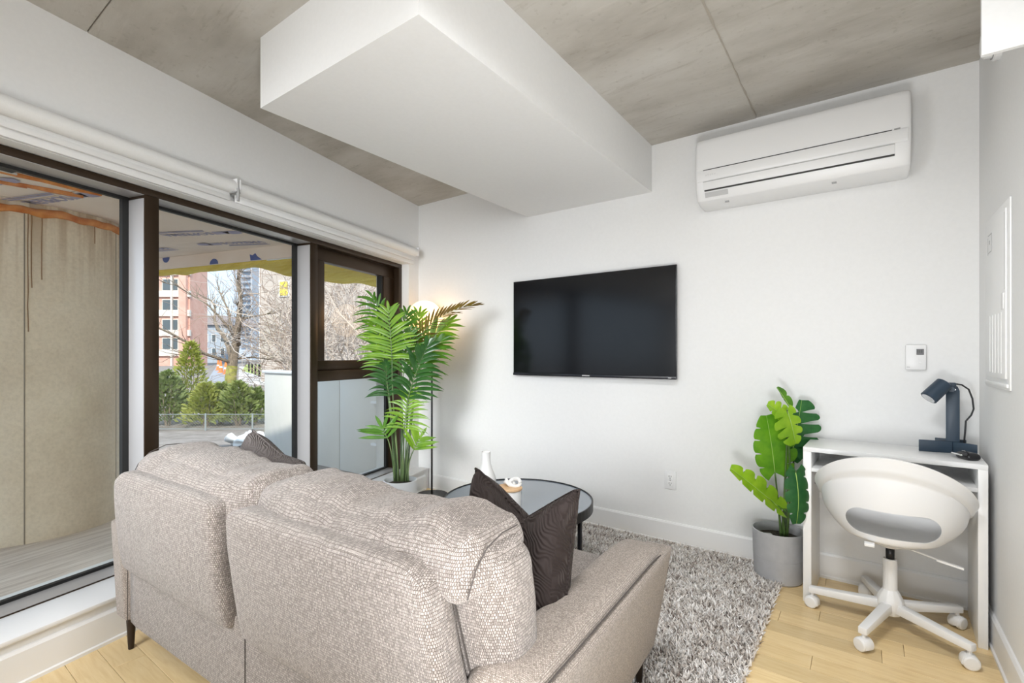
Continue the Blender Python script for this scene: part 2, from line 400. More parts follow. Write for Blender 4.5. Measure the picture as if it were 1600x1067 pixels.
# the third bay: opening sash over a fixed pane
a, b = 2.607, T1 - .045
fr('transom', [(a, b, 2.462, 2.60, .985, 1.058)])
sash = fr('opening_sash', [(a, b, 2.50, 2.56, 1.832, 1.925), (a, b, 2.50, 2.56, 1.058, 1.130), (a, 2.725, 2.50, 2.56, 1.13, 1.832), (3.415, b, 2.50, 2.56, 1.13, 1.832)])
fr('glass_pane', [(2.72, 3.42, 2.535, 2.541, 1.12, 1.84)], GLASS, bv=0)
fr('sash_handle', [(3.20, 3.33, 2.462, 2.475, 1.085, 1.10), (3.30, 3.33, 2.475, 2.50, 1.08, 1.105)], BLACK, bv=.003)
fr('sash_bead', [(3.395, 3.415, 2.51, 2.556, 1.13, 1.832)], GASKET, bv=0)
fr('gasket', [(a, b, 2.562, 2.585, .184, .199), (a, a + .014, 2.562, 2.585, .199, .985), (b - .03, b, 2.562, 2.585, .199, .985)], GASKET, bv=0)
fr('glass_pane', [(a, b, 2.57, 2.576, .184, .985)], GLASS, bv=0)

# roller blinds
def blind(t0, t1, label, clip):
    r = thing('roller_blind', label, 'blind', L((t0 + t1) / 2, 2.335, 2.066), 0, 'roller blinds over the window')
    off = -Vector(r.location)
    P = lambda t, d, z: L(t, d, z) + off
    m = MB().tube([P(t0 + .01, 2.335, 2.066), P(t1 - .01, 2.335, 2.066)], .036, 24); m.build('rolled_fabric', BLIND, r, smooth=False).data.set_sharp_from_angle(angle=.6)
    r.children[0].data.polygons.foreach_set('use_smooth', [True] * len(r.children[0].data.polygons))
    m = MB(); m.box((t0 + .012, 2.350, 2.012), (t1 - .012, 2.356, 2.066), P); m.build('blind_drop', BLIND, r)
    m = MB(); m.box((t0 + .012, 2.344, 1.992), (t1 - .012, 2.359, 2.016), P); m.build('hem_bar', WPLAST, r, bevel=.003)
    for t in (t0, t1 - .010):
        m = MB(); m.box((t, 2.30, 2.03), (t + .010, D_UP, 2.105), P); m.build('end_bracket', WPLAST, r, bevel=.003)
    if clip:
        m = MB(); m.tube([P(t1 - .005, 2.298, 2.052), P(t1 - .005, 2.296, 2.03), P(t1 - .005, 2.297, 1.985)], [.007, .009, .008], 8); m.box((t1 - .022, 2.292, 2.027), (t1 + .006, 2.34, 2.033), P)
        m.build('joint_clip', GPLAST, r)
    return r
blind(-.6, 1.875, 'white rolled-up roller blind over the wide concrete-column pane, ending at the grey clip', True)
blind(1.885, 3.645, 'white rolled-up roller blind nearest the corner with the floor lamp', False)

# ------------------------------------------------------------------ things on the TV wall
def text_mesh(name, s, size, m, parent, loc, rot, ext=.0005, sx=1, bold=False):
    cu = bpy.data.curves.new(name, 'FONT'); cu.body = s; cu.size = size; cu.extrude = ext; cu.align_x = 'CENTER'; cu.align_y = 'CENTER'
    if bold: cu.offset = size * .02
    o = bpy.data.objects.new(name, cu); COL.objects.link(o)
    dg = bpy.context.evaluated_depsgraph_get(); me = bpy.data.meshes.new_from_object(o.evaluated_get(dg))
    bpy.data.objects.remove(o); bpy.data.curves.remove(cu)
    ob = link(name, me, m, parent); ob.location = loc; ob.rotation_euler = rot; ob.scale = (sx, 1, 1)
    return ob
FACE = (PI / 2, 0, 0)                                 # lettering that faces -y

tv = thing('television', 'large black flat television mounted on the white back wall', 'tv', (-1.545, 2.985, 1.37))
hw, hh = .613, .351
MB().box((-hw, .0, -hh), (hw, .014, hh)).build('screen_frame', BEZEL, tv, bevel=.002)
MB().box((-hw + .006, -.002, -hh + .020), (hw - .006, .001, hh - .006)).build('screen', SCREEN, tv)
MB().box((-hw, -.006, -hh - .001), (hw, .002, -hh + .018)).build('lower_bezel', BEZEL, tv, bevel=.002)
MB().box((-.42, .014, -.28), (.42, .045, .2)).build('rear_housing', BLACK, tv, bevel=.01)
MB().box((-.2, .045, -.15), (.2, BY - 2.985, .15)).build('wall_mount', BLACK, tv)
MB().box((-.028, -.0075, -hh + .006), (.028, -.0055, -hh + .013)).build('logo_mark', LGREY, tv)
MB().box((hw - .05, -.0075, -hh + .006), (hw - .03, -.0055, -hh + .011)).build('logo_mark', LGREY, tv)

ac = thing('air_conditioner', 'white wall-mounted split air conditioner high beside the right wall', 'air conditioner', (-.308, BY, 2.2))
def ac_prof(s):                                      # (y, z) outline
    return [(-.001, .185), (-.16, .188), (-.185, .178), (-.198, .15), (-.203, .02), (-.203, -.045), (-.194, -.10), (-.165, -.16), (-.10, -.178), (-.001, -.178)]
W = .475
pr = ac_prof(0); n = len(pr)
def acx(x, y, z):
    k = abs(x) / W
    return (x, y * (1 - .03 * max(0, (k - .94) / .06) ** 2), z * (1 - .03 * max(0, (k - .94) / .06) ** 2))
xs = [-W, -W + .006, -W + .02, -W + .05, 0, W - .05, W - .02, W - .006, W]
m = MB(); m.v = [acx(x, y * (1 if 0 < i < len(xs) - 1 else .975), z * (1 if 0 < i < len(xs) - 1 else .97)) for i, x in enumerate(xs) for (y, z) in pr]
m.f = [(i * n + j, i * n + (j + 1) % n, (i + 1) * n + (j + 1) % n, (i + 1) * n + j) for i in range(len(xs) - 1) for j in range(n)] + [tuple(range(n)), tuple((len(xs) - 1) * n + j for j in range(n - 1, -1, -1))]
m.build('casing', WPLAST, ac, bevel=.006, seg=3)
MB().box((-W + .045, -.2055, -.002), (W - .07, -.195, .0035)).build('panel_slot', DKGREY, ac)
MB().box((W - .062, -.2055, .000), (W - .04, -.195, .006)).build('status_light', GPLAST, ac)
fp = MB().prism([(-.2075, -.001), (-.2075, -.045), (-.203, -.06), (-.19, -.06), (-.19, -.001)], -W + .012, W - .012, lambda y, z, x: (x, y, z)); fp.build('lower_front_panel', WPLAST, ac, bevel=.002)
lv = MB().prism([(-.2065, -.066), (-.199, -.108), (-.19, -.106), (-.195, -.066)], -W + .045, W - .06, lambda y, z, x: (x, y, z)); lv.build('air_flap', WPLAST, ac, bevel=.002)
MB().prism([(-.1995, -.1085), (-.1965, -.1135), (-.185, -.1135), (-.185, -.1085)], -W + .05, W - .06, lambda y, z, x: (x, y, z)).build('outlet_slot', DKGREY, ac)
MB().prism([(-.208, -.0625), (-.2045, -.066), (-.19, -.066), (-.19, -.0625)], -W + .045, W - .06, lambda y, z, x: (x, y, z)).build('flap_gap', LGREY, ac)
st = MB().prism([(-.1885, -.121), (-.1755, -.145), (-.1740, -.144), (-.187, -.120)], -W + .05, -W + .17, lambda y, z, x: (x, y, z)); st.build('rating_sticker', LGREY, ac)
m = MB()
for k in range(5): m.box((-W + .058 + k * .011, -.2082, -.034), (-W + .066 + k * .011, -.2072, -.022 if k % 2 else -.025))
m.build('faint_logo', mat('faint_logo', (.70, .70, .70), .5), ac)
for x in (-.33, .17): MB().box((x, -.1345, -.176), (x + .02, -.126, -.168)).build('casing_clip', GPLAST, ac)

th = thing('thermostat', 'small square white thermostat on the back wall above the desk lamp', 'thermostat', (.193, BY, 1.157))
MB().box((-.039, -.022, -.060), (.039, 0, .060)).build('housing', WPLAST, th, bevel=.005)
MB().box((.002, -.0235, .012), (.030, -.0215, .040)).build('display', mat('lcd', (.16, .16, .165), .3), th)
m = MB(); m.box((.003, -.0242, .0135), (.029, -.0232, .0165))
for k in range(3): m.box((.006 + k * .007, -.0242, .021), (.010 + k * .007, -.0232, .036))
m.build('display_segments', mat('lcd_digits', (.07, .07, .07), .5), th)
for z in (-.004, -.024): MB().box((.010, -.0245, z - .005), (.024, -.0215, z + .005)).build('button', WPLAST, th, bevel=.001)
MB().box((-.034, -.0226, -.048), (-.022, -.0215, -.045)).build('logo_mark', LGREY, th)

ol = thing('wall_outlet', 'white double power outlet low on the back wall under the television', 'outlet', (-.987, BY, .388))
MB().box((-.036, -.006, -.057), (.036, 0, .057)).build('cover_plate', WPLAST, ol, bevel=.002)
for z in (.021, -.021):
    s = MB().box((-.017, -.0085, z - .015), (.017, -.005, z + .015)).build('socket', WPAINT, ol, bevel=.004)
    m = MB(); m.box((-.008, -.0092, z - .002), (-.005, -.0083, z + .008)); m.box((.005, -.0092, z - .002), (.008, -.0083, z + .008)); m.box((-.0025, -.0092, z - .011), (.0025, -.0083, z - .006))
    m.build('slots', DKGREY, s)
MB().tube([(0, -.0075, 0), (0, -.0055, 0)], .003, 8).build('screw', CHROME, ol)

# ------------------------------------------------------------------ things on the right wall
ep = thing('electrical_panel', 'white electrical panel with a hinged door set in the right wall', 'electrical panel', (RX, 2.64, 1.385))
MB().box((-.006, -.215, -.345), (0, .215, .345)).build('surround', WPAINT, ep, bevel=.004)
dr = MB().box((-.012, -.18, -.305), (-.006, .175, .315)).build('panel_door', WPAINT, ep, bevel=.003)
MB().box((-.0125, -.175, .02), (-.0115, -.170, .30)).build('door_seam', LGREY, dr)
MB().box((-.016, -.17, -.05), (-.012, -.135, .01)).build('latch', WPLAST, dr, bevel=.002)
m = MB()
for (y0, y1, z0, z1) in [(.05, .054, .20, .27), (.118, .122, .19, .26), (.05, .12, .266, .27), (.05, .12, .196, .20), (.08, .1, .23, .245)]: m.box((-.0128, y0, z0), (-.0118, y1, z1))
m.build('embossed_mark', LGREY, dr)
for k in range(5): MB().box((-.0132, -.12 + k * .05, -.285), (-.0115, -.112 + k * .05, -.06)).build('door_rib', WPAINT, dr)
MB().box((-.012, -.20, -.335), (-.004, .2, -.322)).build('lower_lip', WPAINT, ep, bevel=.002)

sd = thing('wall_siren', 'small round white alarm on the right wall under the corner bulkhead', 'alarm', (RX, 2.60, 2.375))
m = MB().tube([(0, 0, 0), (-.018, 0, 0), (-.022, 0, 0)], [.072, .072, .068], 28); m.build('base_plate', WPLAST, sd, smooth=False)
m = MB().tube([(-.022, 0, 0), (-.045, 0, 0), (-.055, 0, 0)], [.060, .056, .042], 28); m.build('alarm_body', WPAINT, sd)
m = MB().tube([(-.018, 0, 0), (-.024, 0, 0)], [.066, .066], 28); m.build('ring_gap', GPLAST, sd)

# ------------------------------------------------------------------ desk, chair and desk things
DKR = math.radians(-2.0)
dk = thing('desk', 'small white desk with an open shelf under its top, in the corner', 'desk', (-.242, 2.685, 0), DKR)
DW, DD, DH = .634, .335, .732
MB().box((0, 0, DH - .021), (DW, DD, DH)).build('desktop', WPAINT, dk, bevel=.0015)
MB().box((0, 0, 0), (.034, DD, DH - .021)).build('side_panel', WPAINT, dk, bevel=.0015)
MB().box((DW - .030, 0, 0), (DW, DD, DH - .021)).build('side_panel', WPAINT, dk, bevel=.0015)
MB().box((.034, .004, .618), (DW - .030, DD, .635)).build('shelf', WPAINT, dk, bevel=.0015)
MB().box((.034, DD - .015, .42), (DW - .030, DD, .618)).build('back_rail', WPAINT, dk, bevel=.0015)
MB().tube([(.036, .10, .545), (.060, .08, .545), (.060, .03, .575)], .002, 6).build('cable_hook', GPLAST, dk)
MB().tube([(.40, .03, .711), (.40, .03, .70)], .004, 8).build('cam_screw', GPLAST, dk)

dl = thing('desk_lamp', 'navy blue desk lamp with a spot head and crossed plate base on the desk', 'desk lamp', (.312, 2.90, DH), -.1)
MB().box((-.115, -.005, 0), (.0, .005, .052), lambda x, y, z: (x, y + x * .25, z)).build('base_plate', NAVY, dl, bevel=.002)
MB().box((0, -.005, 0), (.078, .005, .052), lambda x, y, z: (x, y - x * .55, z)).build('base_plate', NAVY, dl, bevel=.002)
MB().box((-.06, -.005, 0), (.045, .005, .058), lambda x, y, z: (x, y + .045 - abs(x) * .1, z)).build('base_plate', NAVY, dl, bevel=.002)
MB().box((-.005, -.003, 0), (.005, .05, .05)).build('base_plate', NAVY, dl, bevel=.002)
po = [(-.023, 0), (.023, 0), (.023, .278), (.016, .297), (0, .304), (-.016, .297), (-.023, .278)]
MB().prism(po, -.0045, .0045, lambda x, z, y: (x, y + .002, z)).build('post', NAVY, dl, bevel=.0015)
ha, hb = Vector((-.026, -.038, .312)), Vector((-.080, -.075, .245))
hd = MB().tube([ha - (hb - ha) * .05, ha, ha + (hb - ha) * .03, hb, hb + (hb - ha) * .02], [.014, .027, .031, .033, .030], 28).build('lamp_head', NAVY, dl); hd.data.set_sharp_from_angle(angle=.6); hd.data.polygons.foreach_set('use_smooth', [True] * len(hd.data.polygons))
u = (hb - ha).normalized()
MB().tube([hb + u * .001, hb + u * .0026], [.026, .026], 24).build('lens', LENS, hd)
for k in range(5):
    a = k * 2 * PI / 5; e1 = u.cross(Vector((0, 0, 1))).normalized(); e2 = u.cross(e1)
    q = hb + u * .003 + (e1 * math.cos(a) + e2 * math.sin(a)) * .013; MB().tube([q, q + u * .001], .004, 8).build('lens_dot', CHROME, hd)
MB().tube([(-.004, -.001, .283), (-.004, -.030, .285)], [.012, .012], 16).build('pivot', NAVY, dl)
MB().tube([(.006, -.003, .283), (.006, -.008, .283)], [.005, .004], 12).build('pivot_screw', CHROME, dl)
MB().box((-.024, -.02, .292), (.012, .006, .314)).build('head_bracket', NAVY, dl, bevel=.005)
cp = [(.004, .0, .309), (.03, .01, .304), (.052, .014, .285), (.064, .016, .245), (.068, .016, .200), (.060, .016, .172), (.043, .014, .145), (.040, .014, .09), (.036, .016, .03), (.034, .03, .006)]
MB().tube(cp, .0035, 8).build('power_cord', BLACK, dl, smooth=True)

ms = thing('computer_mouse', 'small glossy black and chrome mouse lying on the desk corner', 'mouse', (.345, 2.765, DH), .5)
soft((.026, .038, .013), .012, (0, 0, .006), 8, loc=(0, 0, .014)).build('mouse_body', mat('gloss_black', (.008, .008, .01), .12), ms, smooth=True)
soft((.012, .032, .004), .004, n=5, loc=(-.016, .026, .017)).build('chrome_strip', CHROME, ms, smooth=True)
MB().tube([(-.0, .03, .029), (.0, .018, .031)], .003, 8).build('scroll_wheel', GPLAST, ms)

ch = thing('office_chair', 'white plastic bucket swivel chair on castors in front of the desk', 'chair', (.084, 2.645, 0), 0)
def shell():
    nt_, nv = 96, 46; m = MB()
    for j in range(nv + 1):
        v = j / nv
        for i in range(nt_):
            th_ = 2 * PI * i / nt_; c, s = math.cos(th_), math.sin(th_); b = (1 - s) / 2
            hr = .445 + .315 * (b ** 1.25)
            rb = .16; ax = .255; ay = .20 if s < 0 else .225
            if v < .35:
                q = v / .35; x, y, z = rb * q * c, (rb * q) * s * 1.0, .405 - .012 * (1 - q * q)
            else:
                q = (v - .35) / .65; e = math.sin(min(q * 1.2, 1) * PI / 2) ** 1.05
                x = (rb + (ax - .012 - rb) * e) * c; y = (rb + (ay - .012 - rb) * e) * s
                z = .405 + (hr - .405) * (q ** 1.35)
                fl_ = .42 * (q > .865) + .5 * max(0, (q - .80) / .20) ** 1.6
                x += .030 * fl_ * c; y += .030 * fl_ * s
            cr, sr = math.cos(-.10), math.sin(-.10); m.v.append((x * cr - y * sr, x * sr + y * cr, z))
    m.f = [(j * nt_ + i, j * nt_ + (i + 1) % nt_, (j + 1) * nt_ + (i + 1) % nt_, (j + 1) * nt_ + i) for j in range(nv) for i in range(nt_)]
    m.f = [f for f in m.f]
    o = m.build('seat_shell', WPLAST, ch, weld=True)
    sm = o.modifiers.new('s', 'SOLIDIFY'); sm.thickness = .007; sm.offset = 1
    cut = MB(); prof = []
    for k in range(40):
        a = 2 * PI * k / 40; cx = math.copysign(.098, math.cos(a)); prof.append((cx + .056 * math.cos(a), .482 + .054 * math.sin(a)))
    cut.prism(prof, -.45, -.09, lambda x, z, y: (x, y, z + x * .0)); co = cut.build('cutter', None, ch)
    bo = o.modifiers.new('b', 'BOOLEAN'); bo.object = co; bo.operation = 'DIFFERENCE'; bo.solver = 'EXACT'
    dg = bpy.context.evaluated_depsgraph_get(); me = bpy.data.meshes.new_from_object(o.evaluated_get(dg))
    o.modifiers.clear(); o.data = me; bpy.data.objects.remove(co)
    me.polygons.foreach_set('use_smooth', [True] * len(me.polygons)); me.set_sharp_from_angle(angle=math.radians(50))
    return o
shell()
MB().lathe([(.0, .392), (.12, .392), (.13, .386), (.10, .372), (.05, .362), (.03, .345), (.0, .345)], n=28).build('seat_mount', WPLAST, ch, bevel=0)
MB().tube([(0, 0, .28), (0, 0, .35)], .0155, 20).build('gas_lift', BLACK, ch, smooth=True)
MB().lathe([(.0, .295), (.023, .295), (.025, .292), (.026, .13), (.0, .13)], n=24).build('column', WPLAST, ch, bevel=0)
MB().lathe([(.0, .165), (.027, .165), (.036, .15), (.048, .125), (.05, .105), (.045, .085), (.038, .06), (.0, .06)], n=10).build('base_hub', WPLAST, ch, bevel=.003)
tips = [(-.217 - .084, 2.618 - 2.645), (-.014 - .084, 2.328 - 2.645), (.325 - .084, 2.449 - 2.645), (.319 - .084, 2.807 - 2.645), (-.084 + .01, 2.951 - 2.645)]
angs = [math.atan2(y, x) for x, y in tips]; base = sum((a - 2 * PI * k / 5 + PI) % (2 * PI) - PI for k, a in enumerate(angs)) / 5
for k in range(5):
    a = base + 2 * PI * k / 5; Rm = Matrix.Rotation(a, 4, 'Z')
    m = MB().box((.03, -.017, .075), (.300, .017, .115), lambda x, y, z: (x, y * (1.15 - .5 * x), z if z > .1 else z + 0) if x < .1 else (x, y * .95, .066 if z < .1 else .094))
    m.build('base_arm', WPLAST, ch, bevel=.005, xf=Rm)
    cs = MB().tube([(.286, 0, .050), (.286, 0, .070)], .007, 8).build('castor', WPLAST, ch, xf=Rm)
    wa = a + [.3, -.5, -.25, 1.2, .8][k]; Rw = Matrix.Translation(Rm @ Vector((.286, 0, 0))) @ Matrix.Rotation(wa, 4, 'Z')
    for s in (-1, 1): MB().tube([(.0, s * .008, .026), (.0, s * .0225, .026), (0, s * .026, .026)], [.026, .026, .021], 22).build('castor_wheel', WPLAST, cs, bevel=.001, xf=Rw)
    hood = []
    for q in range(9):
        g = PI * q / 8; hood.append((.028 * math.cos(g), .026 + .028 * math.sin(g)))
    hood += [(-.028, .014), (.028, .014)]
    MB().prism(hood, -.0185, .0185, lambda x, z, y: (x, y, z)).build('castor_hood', WPLAST, cs, bevel=.003, xf=Rw)
m = MB().tube([(.03, -.01, .362), (.10, -.03, .350), (.15, -.05, .343)], .004, 8); m.box((.145, -.058, .338), (.225, -.044, .346), lambda x, y, z: (x, y - (x - .145) * .25, z - (x - .145) * .12)); m.build('tilt_lever', WPLAST, ch)
MB().box((-.09, -.185, .385), (-.055, -.155, .399)).build('shell_tab', WPLAST, ch, bevel=.003)

# ------------------------------------------------------------------ sofa
SR = math.radians(2.84)
sf = thing('sofa', 'two-seat taupe woven sofa seen from behind, with loose headrest cushions', 'sofa', (-2.364, .639, 0), SR)
SW = 1.83; XC = SW / 2
soft((.813, .475, .135), .018, n=10, loc=(.8885, .475, .268)).build('base_frame', SOFA, sf, smooth=True)
soft((.80, .05, .06), .03, n=12, loc=(.8885, .075, .40)).build('rear_rail', SOFA, sf, smooth=True)
def mx(f, s):                          # mirror about the sofa's middle
    return (lambda P: Vector((2 * XC - f(P).x - .015, f(P).y, f(P).z))) if s else (lambda P: Vector((f(P).x - .047, f(P).y, f(P).z)))
for s in (1, 0):
    # the outer panel leans outward; the padded top sits inside it
    def pan(P): return Vector((P.x + .062 * (P.z - .135) / .36, P.y, P.z))
    soft((.052, .490, .186), .018, (.006, 0, 0), 12, loc=(SW - .026, .487, .321), fn=mx(pan, s)).build('arm_panel', SOFA2, sf, smooth=True)
    def pad(P):
        k = max(0, (P.y - .75) / .22); return Vector((P.x + .05 * (P.z - .2) / .3, P.y, P.z - .03 * k * k))
    o = soft((.082, .470, .185), .045, (.0, 0, .008), 16, loc=(SW - .058, .487, .350), fn=mx(pad, s)).build('arm_cushion', SOFA2, sf, smooth=True)
    tt = lambda P: P
    sm_pts = [mx(pad, s)(Vector((SW + .0245, y, .513))) for y in np.linspace(.06, .90, 12)]
    MB().tube(sm_pts, .0022, 6).build('arm_seam', SEAM, sf)
# backs: outer shell, thick back cushion, soft headrest
for i, (x0, x1) in enumerate([(.08, .852), (.922, 1.735)]):
    cx, hx = (x0 + x1) / 2, (x1 - x0) / 2; out = -1 if i == 0 else 1
    def lean(P, cx=cx, hx=hx, out=out):
        k = (P.z - .37) / .37; u = (P.x - cx) / hx
        x = P.x - out * max(0, u * out) ** 2 * .055 * max(0, k)
        cor = max(0, abs(u) - .72) / .28
        z = P.z - (.045 if u * out > 0 else .018) * cor ** 2 * max(0, k)
        return Vector((x, P.y - .07 * k + .025 * k * k, z))
    sh = soft((hx, .045, .20), .03, (.0, .018, .0), 18, wr=.003, seed=i, loc=(cx, .018, .55), fn=lean).build('back_panel', SOFA, sf, smooth=True)
    ring = [lean(Vector((cx + hx * a, .060, .55 + .20 * b))) for a, b in [(-.985, -.9), (-.985, .6), (-.95, .9), (-.85, .985), (0, .985), (.85, .985), (.95, .9), (.985, .6), (.985, -.9)]]
    MB().tube(ring, .0017, 6).build('panel_seam', SEAM, sh)
    def lean2(P, cx=cx, hx=hx, out=out):
        k = (P.z - .42) / .33
        return Vector((P.x, P.y + .0 - .035 * k, P.z))
    bc = soft((hx + (.015 if i else .005), .085, .185), .05, (.02, .035, .02), 18, wr=.005, seed=5 + i, loc=(cx + out * .022, .15, .575), fn=lean2).build('back_cushion', SOFA, sf, smooth=True)
    seam = [lean2(Vector((cx + out * .022 + (hx + .023) * out, .165, z))) for z in np.linspace(.43, .68, 8)]
    MB().tube(seam, .0016, 6).build('cushion_seam', SEAM, bc)
    hx2 = .40; hcx = .535 if i == 0 else 1.335
    def hl(P, hcx=hcx, hx2=hx2, i=i):
        u = (P.x - hcx) / hx2; k = (P.z - .68) / .18
        sag = -.022 * (1 - u * u) * max(0, k) * (1 + .5 * math.sin(u * 3 + i)) - .030 * max(0, abs(u) - .7) / .3 * max(0, k) * (1 if i else .5)
        fold = .011 * math.sin(u * 23 + 3 * noise.noise(Vector((u * 4, P.z * 7, i)))) * max(0, min(1, k)) * max(0, 1 - abs(P.y - .05) * 4)
        return Vector((P.x, P.y + .075 * k - .02 * k * k, P.z + sag + fold))
    hr_ = soft((hx2, .115, .080), .055, (.02, .03, .012), 22, wr=.010, freq=(7, 4, 5), seed=11 + i, loc=(hcx, .085, .740), fn=hl).build('headrest_cushion', SOFA, sf, smooth=True)
    e = hx2 + .012
    sp = [hl(Vector((hcx + e * out * .985, y, z))) for y, z in [(-.02, .695), (-.015, .758), (.01, .798), (.06, .818), (.12, .816)]]
    MB().tube(sp, .0017, 6).build('headrest_seam', SEAM, hr_)
    soft((.405, .36, .055), .04, (0, 0, .02), 12, loc=(.50 if i == 0 else 1.30, .60, .372)).build('seat_cushion', SOFA, sf, smooth=True)
for x in (.0725, 1.704): MB().tube([(x, -.001, .14), (x, -.001, .40)], .0013, 6).build('frame_seam', SEAM, sf)
MB().tube([(XC, -.0025, .14), (XC, -.0025, .36), (XC, .010, .395)], .0014, 6).build('frame_seam', SEAM, sf)
for x in (.0, 1.77):
    for y in (.035, .91):
        m = MB().lathe([(.0, .0), (.0095, 0), (.010, .002), (.0175, .140), (.0, .140)], (x, y, 0), 16); m.build('leg', DARKLEG, sf, smooth=False).data.set_sharp_from_angle(angle=.6)

def pillow(name, label, m, loc, rz, tilt, size, dip, wsc=1, roll=0):
    r = thing(name, label, 'cushion', loc, rz)
    n = 30; mb = MB(); hs = size / 2; vs = []
    for side in (1, -1):
        for j in range(n + 1):
            for i in range(n + 1):
                u, v = -1 + 2 * i / n, -1 + 2 * j / n
                th_ = .085 * ((1 - u ** 4) * (1 - v ** 4)) ** .42
                pin = 1 - .075 * ((1 - u * u) * (v * v) + (1 - v * v) * (u * u))
                x, z = u * hs * (1 - .075 * (1 - v * v) * u * u), v * hs * (1 - .06 * (1 - u * u) * v * v)
                vk = max(0, v)
                z -= dip * vk ** 1.5 * max(0, 1 - abs(u) * 1.05) ** 1.15
                th_ *= 1 - .35 * vk * max(0, 1 - abs(u) * 1.6)
                q = Vector((x * 6 + loc[0] * 5, z * 6, side))
                vs.append((x * wsc, side * th_ + .010 * noise.noise(q) * (1 - u ** 4) * (1 - v ** 4) + .03 * vk * (1 - abs(u)), z))
    k = (n + 1) ** 2; fs = []
    for s in range(2):
        for j in range(n):
            for i in range(n):
                a = s * k + j * (n + 1) + i; fs.append((a, a + 1, a + n + 2, a + n + 1))
    mb.add(vs, fs); R_ = Matrix.Translation((0, 0, hs * .94)) @ Matrix.Rotation(tilt, 4, 'X') @ Matrix.Rotation(roll, 4, 'Y')
    mb.build('pillow_cover', m, r, smooth=True, weld=True, xf=R_)
    edge = [(u, 1) for u in np.linspace(-1, 1, 25)] + [(1, v) for v in np.linspace(1, -1, 25)[1:]]
    pts = []
    for u, v in edge:
        x, z = u * hs * (1 - .075 * (1 - v * v) * u * u), v * hs * (1 - .06 * (1 - u * u) * v * v); vk = max(0, v)
        z -= dip * vk ** 1.5 * max(0, 1 - abs(u) * 1.05) ** 1.15
        pts.append(R_ @ Vector((x * wsc, .03 * vk * (1 - abs(u)), z)))
    MB().tube(pts, .0035, 6).build('piping', m, r, smooth=True)
    return r
def sofa_pt(x, y, z):
    c, s = math.cos(SR), math.sin(SR); return (-2.364 + c * x - s * y, .639 + s * x + c * y, z)
pr_ = pillow('throw_pillow', 'dark brown quilted velvet pillow with a chopped top, by the sofa arm nearest the desk', VELVET, sofa_pt(1.60, .385, .415), SR + .05, -.10, .42, .105, wsc=.80, roll=.05)
MB().box((-.075, -.006, .315), (-.045, -.002, .32)).build('care_label', WPLAST, pr_)
pillow('throw_pillow', 'grey velvet pillow whose corner shows above the sofa headrest by the window', GREYV, sofa_pt(.225, .45, .415), SR + .1, -.12, .375, .03, roll=.30)

# ------------------------------------------------------------------ rug
rg = thing('shag_rug', 'thick mottled grey and beige shag rug on the wooden floor', 'rug', (0, 0, 0))
RX0, RX1, RY0, RY1 = -2.45, -.352, 1.35, 2.985
MB().box((RX0, RY0, .0), (RX1, RY1, .008)).build('rug_backing', mat('rug_backing', (.30, .27, .24), .95), rg)
def b_rug(t, p):
    uv = N(t, 'UVMap'); sx = N(t, 'SeparateXYZ'); t.links.new(uv.outputs[0], sx.inputs[0])
    r = ramp(t, [(0, (.10, .075, .065)), (.2, (.24, .19, .165)), (.4, (.56, .50, .45)), (.66, (.76, .715, .67)), (1, (.90, .88, .86))], sx.outputs[0])
    t.links.new(r.outputs[0], p.inputs['Base Color'])
PILE = mat('rug_pile', rough=.9, spec=.1, build=b_rug)
def pile(nst, x0, x1, y0, y1, wid, hgt):
    x = rng.uniform(x0, x1, nst); yv = rng.uniform(y0, y1, nst); a = rng.uniform(0, 2 * PI, nst)
    la = rng.uniform(0, 2 * PI, nst); le = rng.uniform(.004, .026, nst); hh_ = hgt * rng.uniform(.55, 1.15, nst); wv = wid * rng.uniform(.7, 1.3, nst)
    # the pile parts into darker and lighter tufts
    cl_ = np.array([noise.noise(Vector((p * 16, q * 16, 0))) for p, q in zip(x, yv)])
    big = np.array([noise.noise(Vector((p * 4, q * 4, 5))) for p, q in zip(x, yv)])
    V = np.zeros((nst, 5, 3)); dx, dy = np.cos(a) * wv / 2, np.sin(a) * wv / 2; lx, ly = np.cos(la) * le, np.sin(la) * le
    for k, (hz, lf, wf) in enumerate([(0, 0, -1), (0, 0, 1), (.62, .4, 1.1), (.62, .4, -1.1), (1, 1, 0)]):
        V[:, k, 0] = x + dx * wf + lx * lf; V[:, k, 1] = yv + dy * wf + ly * lf; V[:, k, 2] = .006 + hh_ * hz
    F = np.arange(nst)[:, None] * 5
    me = bpy.data.meshes.new('pile'); me.vertices.add(nst * 5); me.vertices.foreach_set('co', V.ravel())
    quads = (F + np.array([0, 1, 2, 3])); tris = (F + np.array([3, 2, 4]))
    loops = np.concatenate([quads, tris], 1).ravel(); me.loops.add(len(loops)); me.loops.foreach_set('vertex_index', loops)
    st_ = (np.arange(nst)[:, None] * 7 + np.array([0, 4])).ravel(); me.polygons.add(nst * 2); me.polygons.foreach_set('loop_start', st_)
    me.update(calc_edges=True); uvl = me.uv_layers.new(name='UVMap')
    tone = np.clip(rng.normal(.68, .25, nst) + cl_ * .30 + big * .12, 0, 1)
    U = np.zeros((nst, 7, 2)); U[:, :, 0] = tone[:, None]; uvl.data.foreach_set('uv', U.ravel())
    me.materials.append(PILE); return link('pile', me, None, rg, kind='stuff')
pile(60000, -1.75, RX1 + .006, 1.55, RY1 + .002, .0060, .026)
pile(9000, RX0, -1.75, 1.35, RY1, .008, .026)

